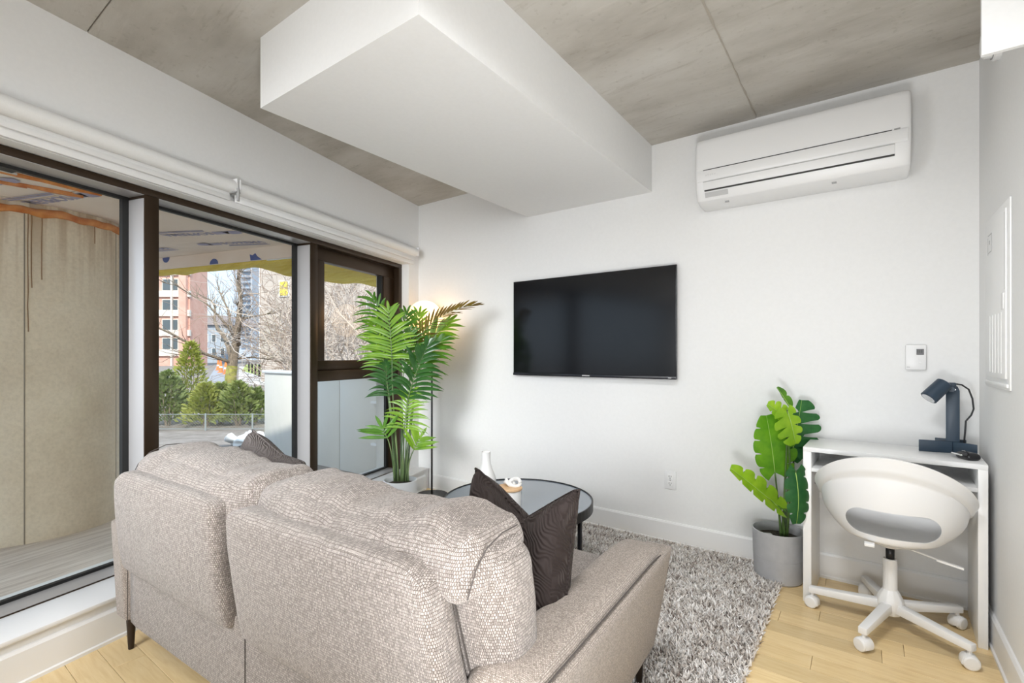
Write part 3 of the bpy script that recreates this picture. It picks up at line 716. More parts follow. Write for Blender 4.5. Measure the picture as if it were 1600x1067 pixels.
# ------------------------------------------------------------------ coffee table and what stands on it
TX, TY, TZ, TR = -1.46, 2.06, .43, .385
ct = thing('coffee_table', 'round black metal coffee table with a smoked glass top on the rug', 'table', (TX, TY, .012))
zt = TZ - .012
MB().lathe([(TR - .008, zt - .045), (TR, zt - .045), (TR, zt), (TR - .004, zt + .002), (TR - .008, zt)], n=72, ring=True).build('top_rim', BLACK, ct, weld=True)
MB().lathe([(0, zt - .014), (TR - .008, zt - .014), (TR - .008, zt - .004), (0, zt - .004)], n=72).build('glass_top', TGLASS, ct)
MB().lathe([(TR - .10, .10), (TR - .085, .10), (TR - .085, .125), (TR - .10, .125)], n=64, ring=True).build('shelf_rim', BLACK, ct, weld=True)
MB().lathe([(0, .108), (TR - .095, .108), (TR - .095, .116), (0, .116)], n=64).build('lower_shelf', mat('smoked_glass_shelf', (.05, .075, .10), .08), ct)
for k in range(4):
    a = math.radians(-2 + 90 * k); x, y = (TR - .018) * math.cos(a), (TR - .018) * math.sin(a)
    MB().boxc((x, y, (zt - .03) / 2 + .002), (.016, .016, zt - .03), a).build('leg', BLACK, ct)
    MB().boxc(((TR - .06) * math.cos(a), (TR - .06) * math.sin(a), .105), (.08, .012, .012), a).build('shelf_arm', BLACK, ct)

vs_ = thing('vase', 'slim-necked white ceramic bottle vase on the coffee table', 'vase', (-1.735, 2.135, TZ - .002))
pf = [(.0, 0), (.045, 0), (.055, .01), (.058, .03), (.052, .06), (.036, .10), (.027, .13), (.025, .16), (.0255, .192), (.0265, .195), (.022, .194), (.021, .15), (.0, .14)]
MB().lathe(pf, n=36).build('vase_body', CERAM, vs_, smooth=True)
jr = thing('lidded_jar', 'white ceramic jar with a beech lid on the coffee table', 'jar', (-1.41, 1.915, TZ - .002))
MB().lathe([(0, 0), (.054, 0), (.058, .004), (.058, .084), (.0, .084)], n=36).build('jar_body', CERAM, jr, bevel=.002)
MB().lathe([(0, .084), (.062, .084), (.064, .087), (.064, .094), (.061, .097), (0, .097)], n=36).build('jar_lid', LIDW, jr, bevel=0)
bd = thing('ceramic_figurine', 'small white ceramic knot figurine lying on the jar lid', 'figurine', (-1.405, 1.925, TZ + .095), .4)
def ringtube(c, R0, r, ax, n=28):
    pts = []
    for k in range(n + 1):
        a = 2 * PI * k / n; pts.append(Vector(c) + ax @ Vector((R0 * math.cos(a), R0 * math.sin(a) * .72, .006 * math.sin(2 * a))))
    return MB().tube(pts, r, 10)
ringtube((.018, 0, .020), .026, .0095, Matrix.Rotation(1.0, 3, 'X')).build('loop', CERAM, bd, smooth=True)
ringtube((-.010, .004, .012), .022, .0085, Matrix.Rotation(.25, 3, 'Y')).build('loop', CERAM, bd, smooth=True)
MB().tube([(-.012, 0, .014), (-.022, 0, .024), (-.028, .002, .038)], [.009, .009, .006], 10).build('loop_end', CERAM, bd, smooth=True)

# ------------------------------------------------------------------ floor lamp
lp = thing('floor_lamp', 'black pole floor lamp with a glowing opal globe in the corner', 'floor lamp', (-2.91, 2.87, 0))
MB().lathe([(0, 0), (.135, 0), (.135, .012), (.130, .016), (0, .016)], n=40).build('lamp_base', BLACK, lp, bevel=0)
MB().tube([(0, 0, .01), (0, 0, 1.37)], .0075, 12).build('pole', BLACK, lp, smooth=True)
MB().tube([(0, 0, 1.365), (-.02, -.015, 1.375), (-.045, -.036, 1.38)], [.0075, .009, .012], 12).build('globe_arm', BLACK, lp, smooth=True)
MB().lathe([(0.0, -.145)] + [(.145 * math.sin(a), -.145 * math.cos(a)) for a in np.linspace(.05, PI - .05, 26)] + [(0, .145)], (-.045, -.036, 1.475), 40).build('globe_shade', GLOBE, lp, smooth=True)

# ------------------------------------------------------------------ palm (local axes: x right of view, y away, z up)
PX = 3.49 / 760.06
palm = thing('potted_palm', 'tall green artificial areca palm in a pale pot before the window', 'plant', (-2.70, 2.35, 0), YAW)
MB().lathe([(0, 0), (.095, 0), (.105, .01), (.119, .262), (.119, .275), (.113, .277), (.110, .262), (.108, .235), (0, .235)], n=40).build('pot', POTW, palm, smooth=False).data.set_sharp_from_angle(angle=.6)
MB().lathe([(0, .236), (.109, .240), (.109, .242), (.05, .246), (0, .247)], n=24).build('soil', SOIL, palm)
PINV = Matrix.Rotation(-YAW, 3, 'Z')
def pp(x, y, dep=0): return PINV @ (at(x, y, 3.49 + dep) - Vector((-2.70, 2.35, 0)))
def bez(p, n):
    out = []; k = len(p)
    for i in range(n + 1):
        q = list(p); t = i / n
        while len(q) > 1: q = [q[j].lerp(q[j + 1], t) for j in range(len(q) - 1)]
        out.append(q[0])
    return out
def leaflet(mb, o, d, nrm, ln, wd, droop):
    d = d.normalized(); sd_ = d.cross(nrm).normalized(); n = 6; a0 = len(mb.v)
    for i in range(n + 1):
        t = i / n; p = o + d * ln * t + Vector((0, 0, -1)) * droop * ln * t * t
        w_ = wd * (math.sin(PI * min(1, t * .92 + .08)) ** .75) * (1 - .15 * t) + .0006
        fold = nrm * (-.25 * w_)
        mb.v += [tuple(p - sd_ * w_ + fold), tuple(p), tuple(p + sd_ * w_ + fold)]
    for i in range(n):
        q = a0 + i * 3; mb.f += [(q, q + 1, q + 4, q + 3), (q + 1, q + 2, q + 5, q + 4)]
def frond(stem, mid, n, ln, wd, m, droop=.25, spread=60, nrm=Vector((0, -1, .35)), lr=(1, 1), fan=0, seed=0, taper=.55):
    rn = random.Random(seed)
    so = MB().tube(bez(stem, 14), [.0065 - .003 * k / 14 for k in range(15)], 7).build('stem', PSTEM, palm, smooth=True)
    mb = MB(); pts = bez(mid, n); k = len(pts)
    for i in range(n):
        t = i / (n - 1); p = pts[i].lerp(pts[i + 1], .5); tg = (pts[i + 1] - pts[i]).normalized()
        sd_ = tg.cross(nrm.normalized()).normalized()
        for s in (-1, 1):
            f = lr[0] if s < 0 else lr[1]
            if f == 0: continue
            an = math.radians(spread * (1 - taper * t) + rn.uniform(-6, 6)); d = tg * math.cos(an) + sd_ * s * math.sin(an)
            d += nrm.normalized() * rn.uniform(-.05, .30)
            l_ = 1.18 * ln * f * (.62 + .38 * math.sin(PI * min(1, .25 + t * .75))) * rn.uniform(.88, 1.08)
            leaflet(mb, p, d, nrm.normalized(), l_, wd, droop * rn.uniform(.6, 1.3))
    leaflet(mb, pts[-1], pts[-1] - pts[-2], nrm.normalized(), ln * .6, wd, droop)
    fo = mb.build('frond', m, palm, smooth=True)
    MB().tube(pts, [.0035 - .0022 * i / (k - 1) for i in range(k)], 5).build('midrib', PSTEM, fo, smooth=True)
F = lambda *a: [pp(*q) for q in a]
frond(F((622, 752, 0), (622, 690, 0), (612, 640, -.02), (612.5, 562, -.10)), F((612.5, 562, -.10), (611, 530, -.12), (607, 486, -.10)), 15, .185, .0105, PALM1, .30, 78, seed=1)
frond(F((634, 752, .01), (634, 680, .02), (636, 600, .02), (646, 548, .0)), F((646, 548, 0), (658, 512, -.02), (690, 484, -.03), (742, 476, -.02)), 20, .12, .008, PALMB, .10, 52, nrm=Vector((.35, -.55, .75)), seed=2)
frond(F((618, 752, .01), (612, 680, .02), (606, 590, .03), (606, 535, .02)), F((606, 535, .02), (602, 500, .0), (583, 466, -.05)), 13, .20, .0095, PALM2, .42, 66, seed=3, lr=(1.0, .75))
frond(F((636, 752, .03), (640, 690, .05), (646, 620, .06), (656, 560, .06)), F((656, 560, .06), (668, 528, .05), (700, 506, .03)), 14, .20, .0105, PALM1, .30, 50, seed=4, nrm=Vector((.1, -.8, .5)))
frond(F((630, 752, -.02), (630, 700, -.04), (632, 650, -.08), (637, 625, -.1)), F((637, 625, -.10), (645, 590, -.14), (668, 540, -.13)), 12, .20, .0165, PALM3, .42, 60, seed=5, nrm=Vector((.25, -.75, .55)))
frond(F((628, 752, -.02), (629, 715, -.04), (631, 690, -.06), (632, 672, -.07)), F((632, 672, -.07), (634, 645, -.10), (641, 612, -.10)), 12, .165, .0095, PALM1, .45, 74, seed=6)
frond(F((616, 752, -.02), (615, 720, -.03), (611, 700, -.05), (606, 686, -.06)), F((606, 686, -.06), (601, 676, -.08), (597, 668, -.08)), 4, .185, .0125, PALM2, .12, 62, seed=7, taper=.2)
frond(F((638, 752, -.01), (636, 730, -.03), (640, 716, -.05), (646, 704, -.06)), F((646, 704, -.06), (650, 694, -.07), (656, 684, -.07)), 5, .165, .0115, PALM1, .10, 58, seed=8, taper=.3)
frond(F((620, 752, .04), (616, 680, .07), (606, 620, .08), (602, 590, .08)), F((602, 590, .08), (600, 560, .07), (590, 515, .03)), 12, .19, .010, PALM2, .40, 62, seed=9, lr=(1, .8))
frond(F((632, 752, .04), (634, 690, .08), (640, 610, .10), (642, 570, .10)), F((642, 570, .10), (650, 530, .08), (655, 492, .05)), 12, .17, .010, PALM1, .30, 60, seed=10)
frond(F((624, 752, .02), (620, 700, .03), (614, 650, .03), (608, 620, .0)), F((608, 620, .0), (604, 600, -.03), (603, 570, -.06)), 9, .16, .013, PALM3, .55, 66, seed=12)
frond(F((626, 752, .02), (628, 690, .03), (628, 620, .0), (630, 585, -.03)), F((630, 585, -.03), (634, 555, -.05), (640, 520, -.04)), 11, .17, .010, PALM2, .35, 62, seed=14)

frond(F((622, 752, .03), (616, 690, .04), (606, 630, .04), (603, 575, .02)), F((603, 575, .02), (598, 545, .0), (584, 505, -.04)), 12, .17, .009, PALM1, .40, 66, seed=21)
frond(F((634, 752, .0), (636, 700, .0), (642, 640, .0), (652, 590, -.02)), F((652, 590, -.02), (662, 560, -.04), (690, 532, -.05)), 13, .18, .010, PALM2, .40, 58, seed=22, nrm=Vector((.15, -.8, .5)))
frond(F((630, 752, .03), (632, 690, .05), (628, 620, .06), (624, 560, .05)), F((624, 560, .05), (626, 525, .03), (636, 490, .0)), 13, .16, .009, PALM2, .3, 64, seed=23)

# ------------------------------------------------------------------ monstera
MP = 2.53 / 760.06
mon = thing('potted_monstera', 'green monstera with split leaves in a grey pot beside the desk', 'plant', (-.372, 2.885, 0), YAW - .6)
# pot is oval-rimmed, tapering slightly
MB().lathe([(0, 0), (.106, 0), (.113, .008), (.118, .12), (.1172, .1205), (.1172, .1225), (.1185, .123), (.122, .250), (.122, .255), (.118, .257), (.115, .250), (.110, .205), (0, .205)], n=48).build('pot', POTG, mon, smooth=False).data.set_sharp_from_angle(angle=.5)
MB().lathe([(0, .206), (.109, .210), (.109, .212), (.05, .216), (0, .218)], n=24).build('soil', SOIL, mon)
MB().boxc((-.05, -.03, .222), (.05, .03, .018), .5).build('soil_block', POTG, mon, bevel=.003)
rm = Matrix.Rotation(.6, 3, 'Z')                      # view-aligned axes inside the plant's own frame
MINV = Matrix.Rotation(-(YAW - .6), 3, 'Z')
def mp(x, y, dep=0): return MINV @ (at(x, y, 2.53 + dep) - Vector((-.372, 2.885, 0)))
def mleaf(stem, base, tip, wl, wr_, m, nrm=(0, -1, .2), lobes=5, cut=.55, curl=.12, fold=.10, seed=0, cup=0, ga=1):
    rn = random.Random(seed); nrm = (rm @ Vector(nrm)).normalized()
    B, T = mp(*base), mp(*tip); ax = T - B; ln = ax.length; ax.normalize(); sd_ = ax.cross(nrm).normalized(); nn = sd_.cross(ax)
    if (rm.inverted() @ sd_).x > 0: sd_ = -sd_
    mb = MB()
    def mid(s): return B + ax * ln * s + nn * (-curl * ln * (s - .3) ** 2) 
    for side, wd in ((1, wl * MP), (-1, wr_ * MP)):
        if wd == 0: continue
        prev = None; ed = [-.14 + 1.10 * k / lobes for k in range(lobes + 1)]
        for k in range(lobes):
            s0, s1 = ed[k], ed[k + 1]; ns, nw = 5, 7; g0 = len(mb.v)
            for a in range(ns + 1):
                for b in range(nw + 1):
                    f = a / ns; q = b / nw
                    gap = 0 if q < 1 - cut else ((q - (1 - cut)) / cut) ** .5
                    gl = .22 * ga * gap * (1 if k > 0 else 0); gr = .20 * ga * gap * (1 if k < lobes - 1 else 0)
                    ff = gl * .5 + f * (1 - gl * .5 - gr * .5)
                    s = s0 + (s1 - s0) * ff; sm_ = max(0, min(1, s))
                    env = wd * (math.sin(PI * min(1, max(0, (s + .20) / 1.22)) ** 1.0) ** .5) * (1.12 - .30 * max(0, s))
                    x = env * q * (1 - .10 * abs(2 * f - 1) ** 3 * gap)
                    # veins sweep toward the tip
                    along = sm_ * ln + (s - sm_) * ln * q * 1.0 + x * .28 * (1 - abs(.5 - sm_))
                    c0 = mid(min(1, along / ln)) if along >= 0 else B + ax * along
                    P = c0 + sd_ * side * x + nn * (fold * x - cup * x * x / max(wd, 1e-4) + .004 * math.sin(f * PI) * q)
                    mb.v.append(tuple(P))
            for a in range(ns):
                for b in range(nw):
                    i = g0 + a * (nw + 1) + b; mb.f.append((i, i + 1, i + nw + 2, i + nw + 1))
    lf = mb.build('leaf', m, mon, smooth=True)
    rib = [mid(s) + nn * .0015 for s in np.linspace(-.02, .96, 9)]
    MB().tube(rib, [.0024 - .0017 * k / 8 for k in range(9)], 6).build('leaf_rib', MONV, lf, smooth=True)
    if stem:
        MB().tube(bez([mp(*q) for q in stem] + [B], 12), [.0062 - .0025 * k / 12 for k in range(13)], 8).build('stem', MONS, mon, smooth=True)
mleaf([(1220, 838, 0), (1218, 800, -.0), (1214, 770, -.01)], (1211, 738, -.02), (1199, 646, -.03), 30, 38, MON2, (0, -1, .15), 5, .42, .10, .06, 1, ga=.6)
mleaf([(1228, 838, .01), (1230, 790, .02), (1246, 740, .02)], (1238, 706, .0), (1254, 622, -.02), 12, 34, MON3, (-.1, -1, .3), 5, .75, .05, .02, 2, ga=1.9)
mleaf([(1230, 830, -.01), (1240, 740, -.03), (1230, 690, -.06)], (1230, 640, -.07), (1246, 696, -.09), 30, 15, MON1, (0, -1, .5), 4, .6, .15, .10, 3, ga=1.5)
mleaf(None, (1233, 634, -.03), (1214, 604, -.03), 4, 8, PALM2, (.3, -1, .1), 2, .3, .1, .4, 4)
mleaf([(1226, 838, -.02), (1224, 810, -.03), (1222, 800, -.04)], (1219, 794, -.05), (1140, 728, -.08), 20, 20, MON1, (.35, -.8, .45), 5, .5, .06, .30, 5)
mleaf([(1230, 838, -.03), (1232, 800, -.10), (1236, 755, -.20)], (1244, 736, -.24), (1252, 824, -.27), 18, 24, MON3, (.15, -1, .35), 5, .40, .28, .05, 6, .3)
mleaf([(1226, 836, .03), (1230, 760, .05), (1236, 720, .06)], (1234, 718, .05), (1228, 655, .04), 26, 28, MON3, (0, -1, .2), 4, .4, .1, .08, 7)
mleaf([(1222, 838, .0), (1226, 790, -.02), (1228, 700, -.04)], (1232, 656, -.05), (1199, 630, -.06), 12, 16, MON1, (0, -1, .4), 4, .45, .1, .12, 8)
mleaf(None, (1222, 790, -.03), (1160, 736, -.02), 12, 10, MON2, (.2, -.8, .6), 4, .4, .05, .3, 9)

# ------------------------------------------------------------------ outside the window
GZ = -.15
GROUND = mat('packed_dirt', rough=.95, build=mk_noise((.20, .165, .14), (.33, .285, .25), 5, b=.4, detail=8))
gr = MB().box((-140, -60, GZ - .3), (-2.9, 170, GZ), None).build('ground', GROUND); gr['kind'] = 'structure'
def b_slab(t, p):
    v = coords(t, (.9, 13, 1), rot=(0, 0, -math.atan2(DL.y, DL.x))); n = tex_noise(t, v, 3.0, 7, .62, .25)
    r = ramp(t, [(.3, (.50, .41, .335)), (.5, (.68, .585, .50)), (.7, (.80, .715, .63))], n); t.links.new(r.outputs[0], p.inputs['Base Color']); bump(t, p, n, .2, .01)
m = MB(); lbox(m, T0, 2.9, 2.60, 4.75, -.45, .10); s_ = m.build('terrace_slab', mat('board_marked_concrete', rough=.85, build=b_slab)); s_['kind'] = 'structure'
def b_col(t, p):
    v = coords(t); a = tex_noise(t, v, 1.6, 6, .6); f = tex_noise(t, v, 55, 4, .7); st_ = tex_noise(t, coords(t, (14, 14, .5)), 1.5, 3)
    r1 = ramp(t, [(.3, (.70, .575, .43)), (.55, (.83, .72, .57)), (.75, (.88, .80, .67))], a); r2 = ramp(t, [(.3, (.91, .905, .89)), (.6, (1.04, 1.04, 1.04))], f)
    k = mix(t, 1.0, r1.outputs[0], r2.outputs[0], 'MULTIPLY')
    sx = N(t, 'SeparateXYZ'); t.links.new(v, sx.inputs[0]); mr = N(t, 'MapRange'); mr.inputs[1].default_value = 1.35; mr.inputs[2].default_value = 1.95
    t.links.new(sx.outputs['Z'], mr.inputs[0]); r3 = ramp(t, [(.42, (0, 0, 0)), (.56, (1, 1, 1))], st_)
    mm = N(t, 'Math', operation='MULTIPLY'); t.links.new(mr.outputs[0], mm.inputs[0]); t.links.new(r3.outputs[0], mm.inputs[1])
    m3 = N(t, 'Math', operation='MULTIPLY'); t.links.new(mm.outputs[0], m3.inputs[0]); m3.inputs[1].default_value = .55
    k = mix(t, m3.outputs[0], k, (.36, .20, .07)); t.links.new(k, p.inputs['Base Color']); bump(t, p, f, .15, .01)
CT, CDD, CR = 1.767, 3.977, .47
cc = L(CT, CDD, .10)
col = thing('concrete_column', 'big round raw concrete column standing on the terrace outside', 'column', cc)
MB().lathe([(CR, 0), (CR, 1.93)], n=72).build('shaft', mat('column_concrete', rough=.85, build=b_col), col, smooth=False).data.set_sharp_from_angle(angle=.6)
col.children[0].data.polygons.foreach_set('use_smooth', [True] * len(col.children[0].data.polygons))
dcam = Vector((-cc.x, -cc.y, 0)).normalized(); a0 = math.atan2(dcam.y, dcam.x)
for a, z0, z1, r in ((a0 - .07, 0, 1.9, .003), (a0 + .97, 0, 1.9, .0025)):
    MB().tube([((CR + .001) * math.cos(a), (CR + .001) * math.sin(a), z) for z in (z0, z1)], r, 6).build('form_seam', mat('seam_line', (.36, .31, .25), .9), col)
pts = [((CR + .004) * math.cos(a), (CR + .004) * math.sin(a), 1.885 + .012 * noise.noise(Vector((a * 5, 0, 0)))) for a in np.linspace(a0 - 1.7, a0 + 1.7, 60)]
FOAM = mat('orange_foam', rough=.8, build=mk_noise((.50, .12, .015), (.82, .36, .10), 14, b=.8))
MB().tube(pts, [.022 + .012 * noise.noise(Vector((k * .4, 3, 0))) for k in range(60)], 8).build('sealing_foam', FOAM, col, smooth=True)
for a, z0, z1 in ((a0 - .04, 1.2, 1.87), (a0 + .08, 1.50, 1.87), (a0 - .01, 1.45, 1.87), (a0 + .62, 1.76, 1.87)):
    MB().tube([((CR + .001) * math.cos(a + .01 * noise.noise(Vector((z * 8, a, 0)))), (CR + .001) * math.sin(a + .01 * noise.noise(Vector((z * 8, a, 0)))), z) for z in np.linspace(z0, z1, 10)], .0028, 5).build('foam_drip', mat('rust_drip', (.34, .20, .10), .8), col)
# soffit of sheathing boards over the terrace
SHEATH = mat('peach_sheathing', rough=.85, build=mk_noise((.86, .73, .62), (.93, .82, .73), 2.2, b=0))
INK = mat('board_ink', (.40, .375, .52), .7); BLUE = mat('blue_membrane', (.05, .09, .32), .6)
YEL = mat('yellow_insulation', rough=.95, build=mk_noise((.78, .56, .05), (.92, .74, .14), 4, (1, 5, 1), b=1, detail=6, bd=.05))
sof = root('soffit')
bw_ = 1.2
for i, (t0, t1) in enumerate([(.48, .7), (.7, 1.55), (1.55, 2.9)]):
    for j, (d0, d1) in enumerate([(2.60, 3.55), (3.55, 4.95)]):
        mb = MB(); lbox(mb, t0 + .003, t1 - .003, d0 + .003, d1 - .003, 2.03 + .004 * ((i + j) % 2), 2.05); mb.build('soffit_board', SHEATH, sof)
mb = MB(); lbox(mb, .48, 2.9, 2.60, 5.0, 2.055, 2.30); mb.build('soffit_deck', CONC_DK, sof)
mb = MB(); lbox(mb, 2.885, 2.9, 2.60, 4.55, 1.93, 2.032); mb.build('fascia_board', SHEATH, sof)
mb = MB(); lbox(mb, 2.9, 2.915, 2.60, 3.25, 1.925, 1.95); mb.build('fascia_strip', TRIM, sof)
# loose quilted batts of yellow insulation beyond the fascia
def batt(t0, t1, d0, d1, sd2):
    mb = MB(); n1, n2 = 14, 14; vs = []
    for j in range(n2 + 1):
        for i in range(n1 + 1):
            t = t0 + (t1 - t0) * i / n1; d = d0 + (d1 - d0) * j / n2
            e = .03 * noise.noise(Vector((t * 4 + sd2, d * 4, 0))); edge = .05 * noise.noise(Vector((t * 5, sd2, 2))) if j == n2 else 0
            vs.append(L(t, d + edge, 1.925 + e - .02 * (1 - abs(2 * i / n1 - 1) ** 4) * (j < n2)))
    k = len(vs); vs += [L(t0 + (t1 - t0) * i / n1, d0 + (d1 - d0) * j / n2, 2.05) for j in range(n2 + 1) for i in range(n1 + 1)]
    fs = []
    for j in range(n2):
        for i in range(n1):
            a = j * (n1 + 1) + i; fs += [(a, a + 1, a + n1 + 2, a + n1 + 1), (k + a, k + a + n1 + 1, k + a + n1 + 2, k + a + 1)]
    for i in range(n1):
        fs += [(i, k + i, k + i + 1, i + 1)]; a = n2 * (n1 + 1) + i; fs += [(a, a + 1, k + a + 1, k + a)]
    for j in range(n2):
        a = j * (n1 + 1); fs += [(a, a + n1 + 1, k + a + n1 + 1, k + a)]; a += n1; fs += [(a, k + a, k + a + n1 + 1, a + n1 + 1)]
    mb.add(vs, fs); mb.build('insulation_batt', YEL, sof, smooth=True)
batt(2.915, 3.06, 2.6, 4.85, 1); batt(3.06, 3.55, 2.6, 3.60, 2); batt(3.55, 4.1, 2.6, 3.62, 3); batt(4.1, 5.0, 2.6, 3.40, 4)
# printing on the boards: wordmark, stripes and emblem
def pr_at(t, d, rz, s, sub=True):
    c = L(t, d, 2.0275); 
    text_mesh('board_print', 'SOPREMA', .125 * s, INK, sof, c, (PI, 0, rz), .0004, 1.0, True)
    R2 = Matrix.Rotation(rz, 3, 'Z')
    for k, (y0, wv, ln) in enumerate([(.085, .020, .50), (.115, .012, .54)]):
        mb = MB(); mb.box((-ln / 2 * s, (y0 - wv / 2) * s, -.0004), (ln / 2 * s, (y0 + wv / 2) * s, .0004), lambda x, y, z: c + R2 @ Vector((x, y, z))); mb.build('board_stripe', INK, sof)
    em = [(math.cos(q) * (.10 if k % 3 else .075), math.sin(q) * .055) for k, q in enumerate(np.linspace(0, 2 * PI, 18)[:-1])]
    mb = MB().prism([(x * s - .50 * s, y * s) for x, y in em], -.0004, .0004, lambda x, y, z: c + R2 @ Vector((x, y, z))); mb.build('board_emblem', INK, sof)
    ar = MB().prism([(-.30 * s, .05 * s), (-.28 * s, -.05 * s), (-.44 * s, -.03 * s), (-.48 * s, .05 * s)], -.0004, .0004, lambda x, y, z: c + R2 @ Vector((x, y, z))); ar.build('board_emblem', INK, sof)
pr_at(1.57, 3.42, ROT_L + .08, .72); pr_at(1.30, 3.50, ROT_L + .08, .62); pr_at(2.38, 3.42, ROT_L + .22, .72); pr_at(2.71, 3.28, ROT_L + PI + .2, .66); pr_at(2.62, 4.15, ROT_L + PI + .1, .6)
for (d, w_) in ((3.35, .09), (3.82, .10), (4.42, .09)):
    q = [(w_ / 2 * math.cos(a), .045 * math.sin(a)) for a in np.linspace(0, PI, 9)] if d > 3.6 else [(-.07, .0), (-.02, .03), (.0, .055), (.03, .04), (.06, .05), (.05, 0)]
    mb = MB().prism(q, 0, .002, lambda x, z, y: L(2.884 - y, d + x, 1.932 + z if d < 4.3 else 2.03 - z)); mb.build('membrane_patch', BLUE, sof)
mb = MB(); lbox(mb, .80, 1.27, 2.97, 3.03, 2.024, 2.031); mb.build('slot_vent', DKGREY, sof)
mb = MB(); lbox(mb, .78, 1.29, 2.945, 2.97, 2.022, 2.031); lbox(mb, .78, 1.29, 3.03, 3.055, 2.022, 2.031); mb.build('vent_frame', TRIM, sof)
for a, b in [((.9, 3.1), (1.62, 3.0)), ((1.0, 3.35), (1.6, 3.12)), ((.7, 3.5), (1.4, 3.2))]:
    mb = MB().tube([L(a[0] + (b[0] - a[0]) * k / 9, a[1] + (b[1] - a[1]) * k / 9 + .01 * noise.noise(Vector((k, a[0], 0))), 2.029) for k in range(10)], [.012 + .008 * noise.noise(Vector((k * .7, a[1], 1))) for k in range(10)], 6); mb.build('foam_bead', FOAM, sof)
fs_ = MB(); lbox(fs_, .7, 1.285, 3.98, 4.06, .10, .125); tag(fs_.build('white_board', WPAINT, bevel=.004), 'white strip of board lying on the terrace at the column foot', 'board')

# dividing wall of pale grey panels
dv = thing('divider_wall', 'pale grey panelled terrace divider wall with a white cap, outside', 'wall', (0, 3.36, GZ))
DVM = mat('grey_panel', rough=.5, build=mk_noise((.64, .615, .56), (.70, .675, .62), 1.5, b=0))
for x0, x1 in [(-6.6, -5.75), (-5.75, -4.9), (-4.9, -4.15), (-4.15, -3.45)]:
    MB().box((x0 + .004, 0, 0), (x1 - .004, .06, 1.08)).build('wall_panel', DVM, dv, bevel=.003)
MB().box((-6.63, -.02, 1.08), (-3.42, .09, 1.115)).build('wall_cap', TRIM, dv, bevel=.004)
for z in (.35, .8): MB().box((-4.3, -.03, z), (-3.5, 0, z + .025)).build('wall_ledge', TRIM, dv)

# low wire fence
fn_ = thing('wire_fence', 'low galvanised wire fence in front of the green shrubs', 'fence', at(330, 672, 8.5) * Vector((1, 1, 0)) if False else (at(330, 672, 8.5).x, at(330, 672, 8.5).y, GZ), YAW)
FEN = mat('galvanised', (.33, .36, .36), .5, .4)
for x in (-1.1, -.1, .72, 1.1, 1.9): MB().tube([(x, 0, 0), (x, 0, .30)], .014, 8).build('fence_post', FEN, fn_)
for z in (.03, .285): MB().tube([(-2.5, 0, z), (2.6, 0, z)], .005, 6).build('fence_rail', FEN, fn_)
mb = MB()
for k in range(100):
    x = -2.5 + k * .05
    mb.tube([(x, 0, .03), (x + .25, 0, .285)], .0015, 3, False); mb.tube([(x + .25, 0, .03), (x, 0, .285)], .0015, 3, False)
mb.build('fence_mesh', FEN, fn_, kind='stuff')

# evergreen shrubs
def b_shrub(c1, c2):
    return leafmat('shrub_leaf', c1, c2, .6, 3)
SH = [b_shrub((.22, .25, .05), (.46, .45, .13)), b_shrub((.16, .21, .06), (.36, .38, .13)), b_shrub((.14, .19, .07), (.30, .34, .14))]
BARK = mat('bark', rough=.9, build=mk_noise((.15, .115, .08), (.31, .245, .18), 9, (3, 3, 1), b=.4))
def shrub(px, d, h, wdt, mi, label, shape=1.0, nl=1300):
    p = at(px, 668, d); r = thing('evergreen_shrub', label, 'shrub', (p.x, p.y, GZ), 0, 'evergreen shrubs behind the wire fence')
    V = []; Fc = []; rr = random.Random(px)
    for k in range(nl):
        z = rr.random() ** .8; wz = (1 - z ** 1.6) ** .8 if shape == 1 else (1 - z) ** .75 + .06
        a = rr.uniform(0, 2 * PI); q = rr.random() ** .5 * (1 + .3 * noise.noise(Vector((a * 2, z * 4, px))))
        c = Vector((math.cos(a) * q * wz * wdt, math.sin(a) * q * wz * wdt, .06 + z * h))
        o = Vector((math.cos(a), math.sin(a), rr.uniform(.1, 1.1))).normalized(); s = o.cross(Vector((rr.uniform(-1, 1), rr.uniform(-1, 1), rr.uniform(-1, 1)))).normalized()
        l_, w_ = rr.uniform(.06, .13), rr.uniform(.012, .028); n0 = len(V)
        V += [c - s * w_ * .4, c + o * l_ * .5 - s * w_, c + o * l_, c + o * l_ * .5 + s * w_]; Fc.append((n0, n0 + 1, n0 + 2, n0 + 3))
    MB().add(V, Fc).build('foliage', SH[mi], r, kind='stuff')
    mb = MB()
    for k in range(7):
        a = k * .9; mb.tube([(.03 * math.cos(a), .03 * math.sin(a), 0), (wdt * .3 * math.cos(a), wdt * .3 * math.sin(a), h * .5), (wdt * .45 * math.cos(a), wdt * .45 * math.sin(a), h * .85)], [.012, .008, .003], 5)
    mb.build('branches', BARK, r)
shrub(262, 9.1, .95, .42, 2, 'shrub against the brick building, at the window mullion end of the row')
shrub(298, 9.6, 1.50, .40, 0, 'tallest pointed yellow-green shrub of the row', 0)
shrub(322, 9.0, .72, .40, 0, 'rounded yellow-green shrub just right of the tallest one')
shrub(346, 9.3, .70, .42, 1, 'low shrub left of the bare tree trunk')
shrub(372, 9.1, .74, .42, 1, 'low shrub right before the bare tree trunk')
shrub(398, 9.4, .60, .40, 2, 'shrub beside the grey divider wall')
shrub(238, 9.2, .9, .45, 1, 'shrub hidden mostly behind the bronze mullion')

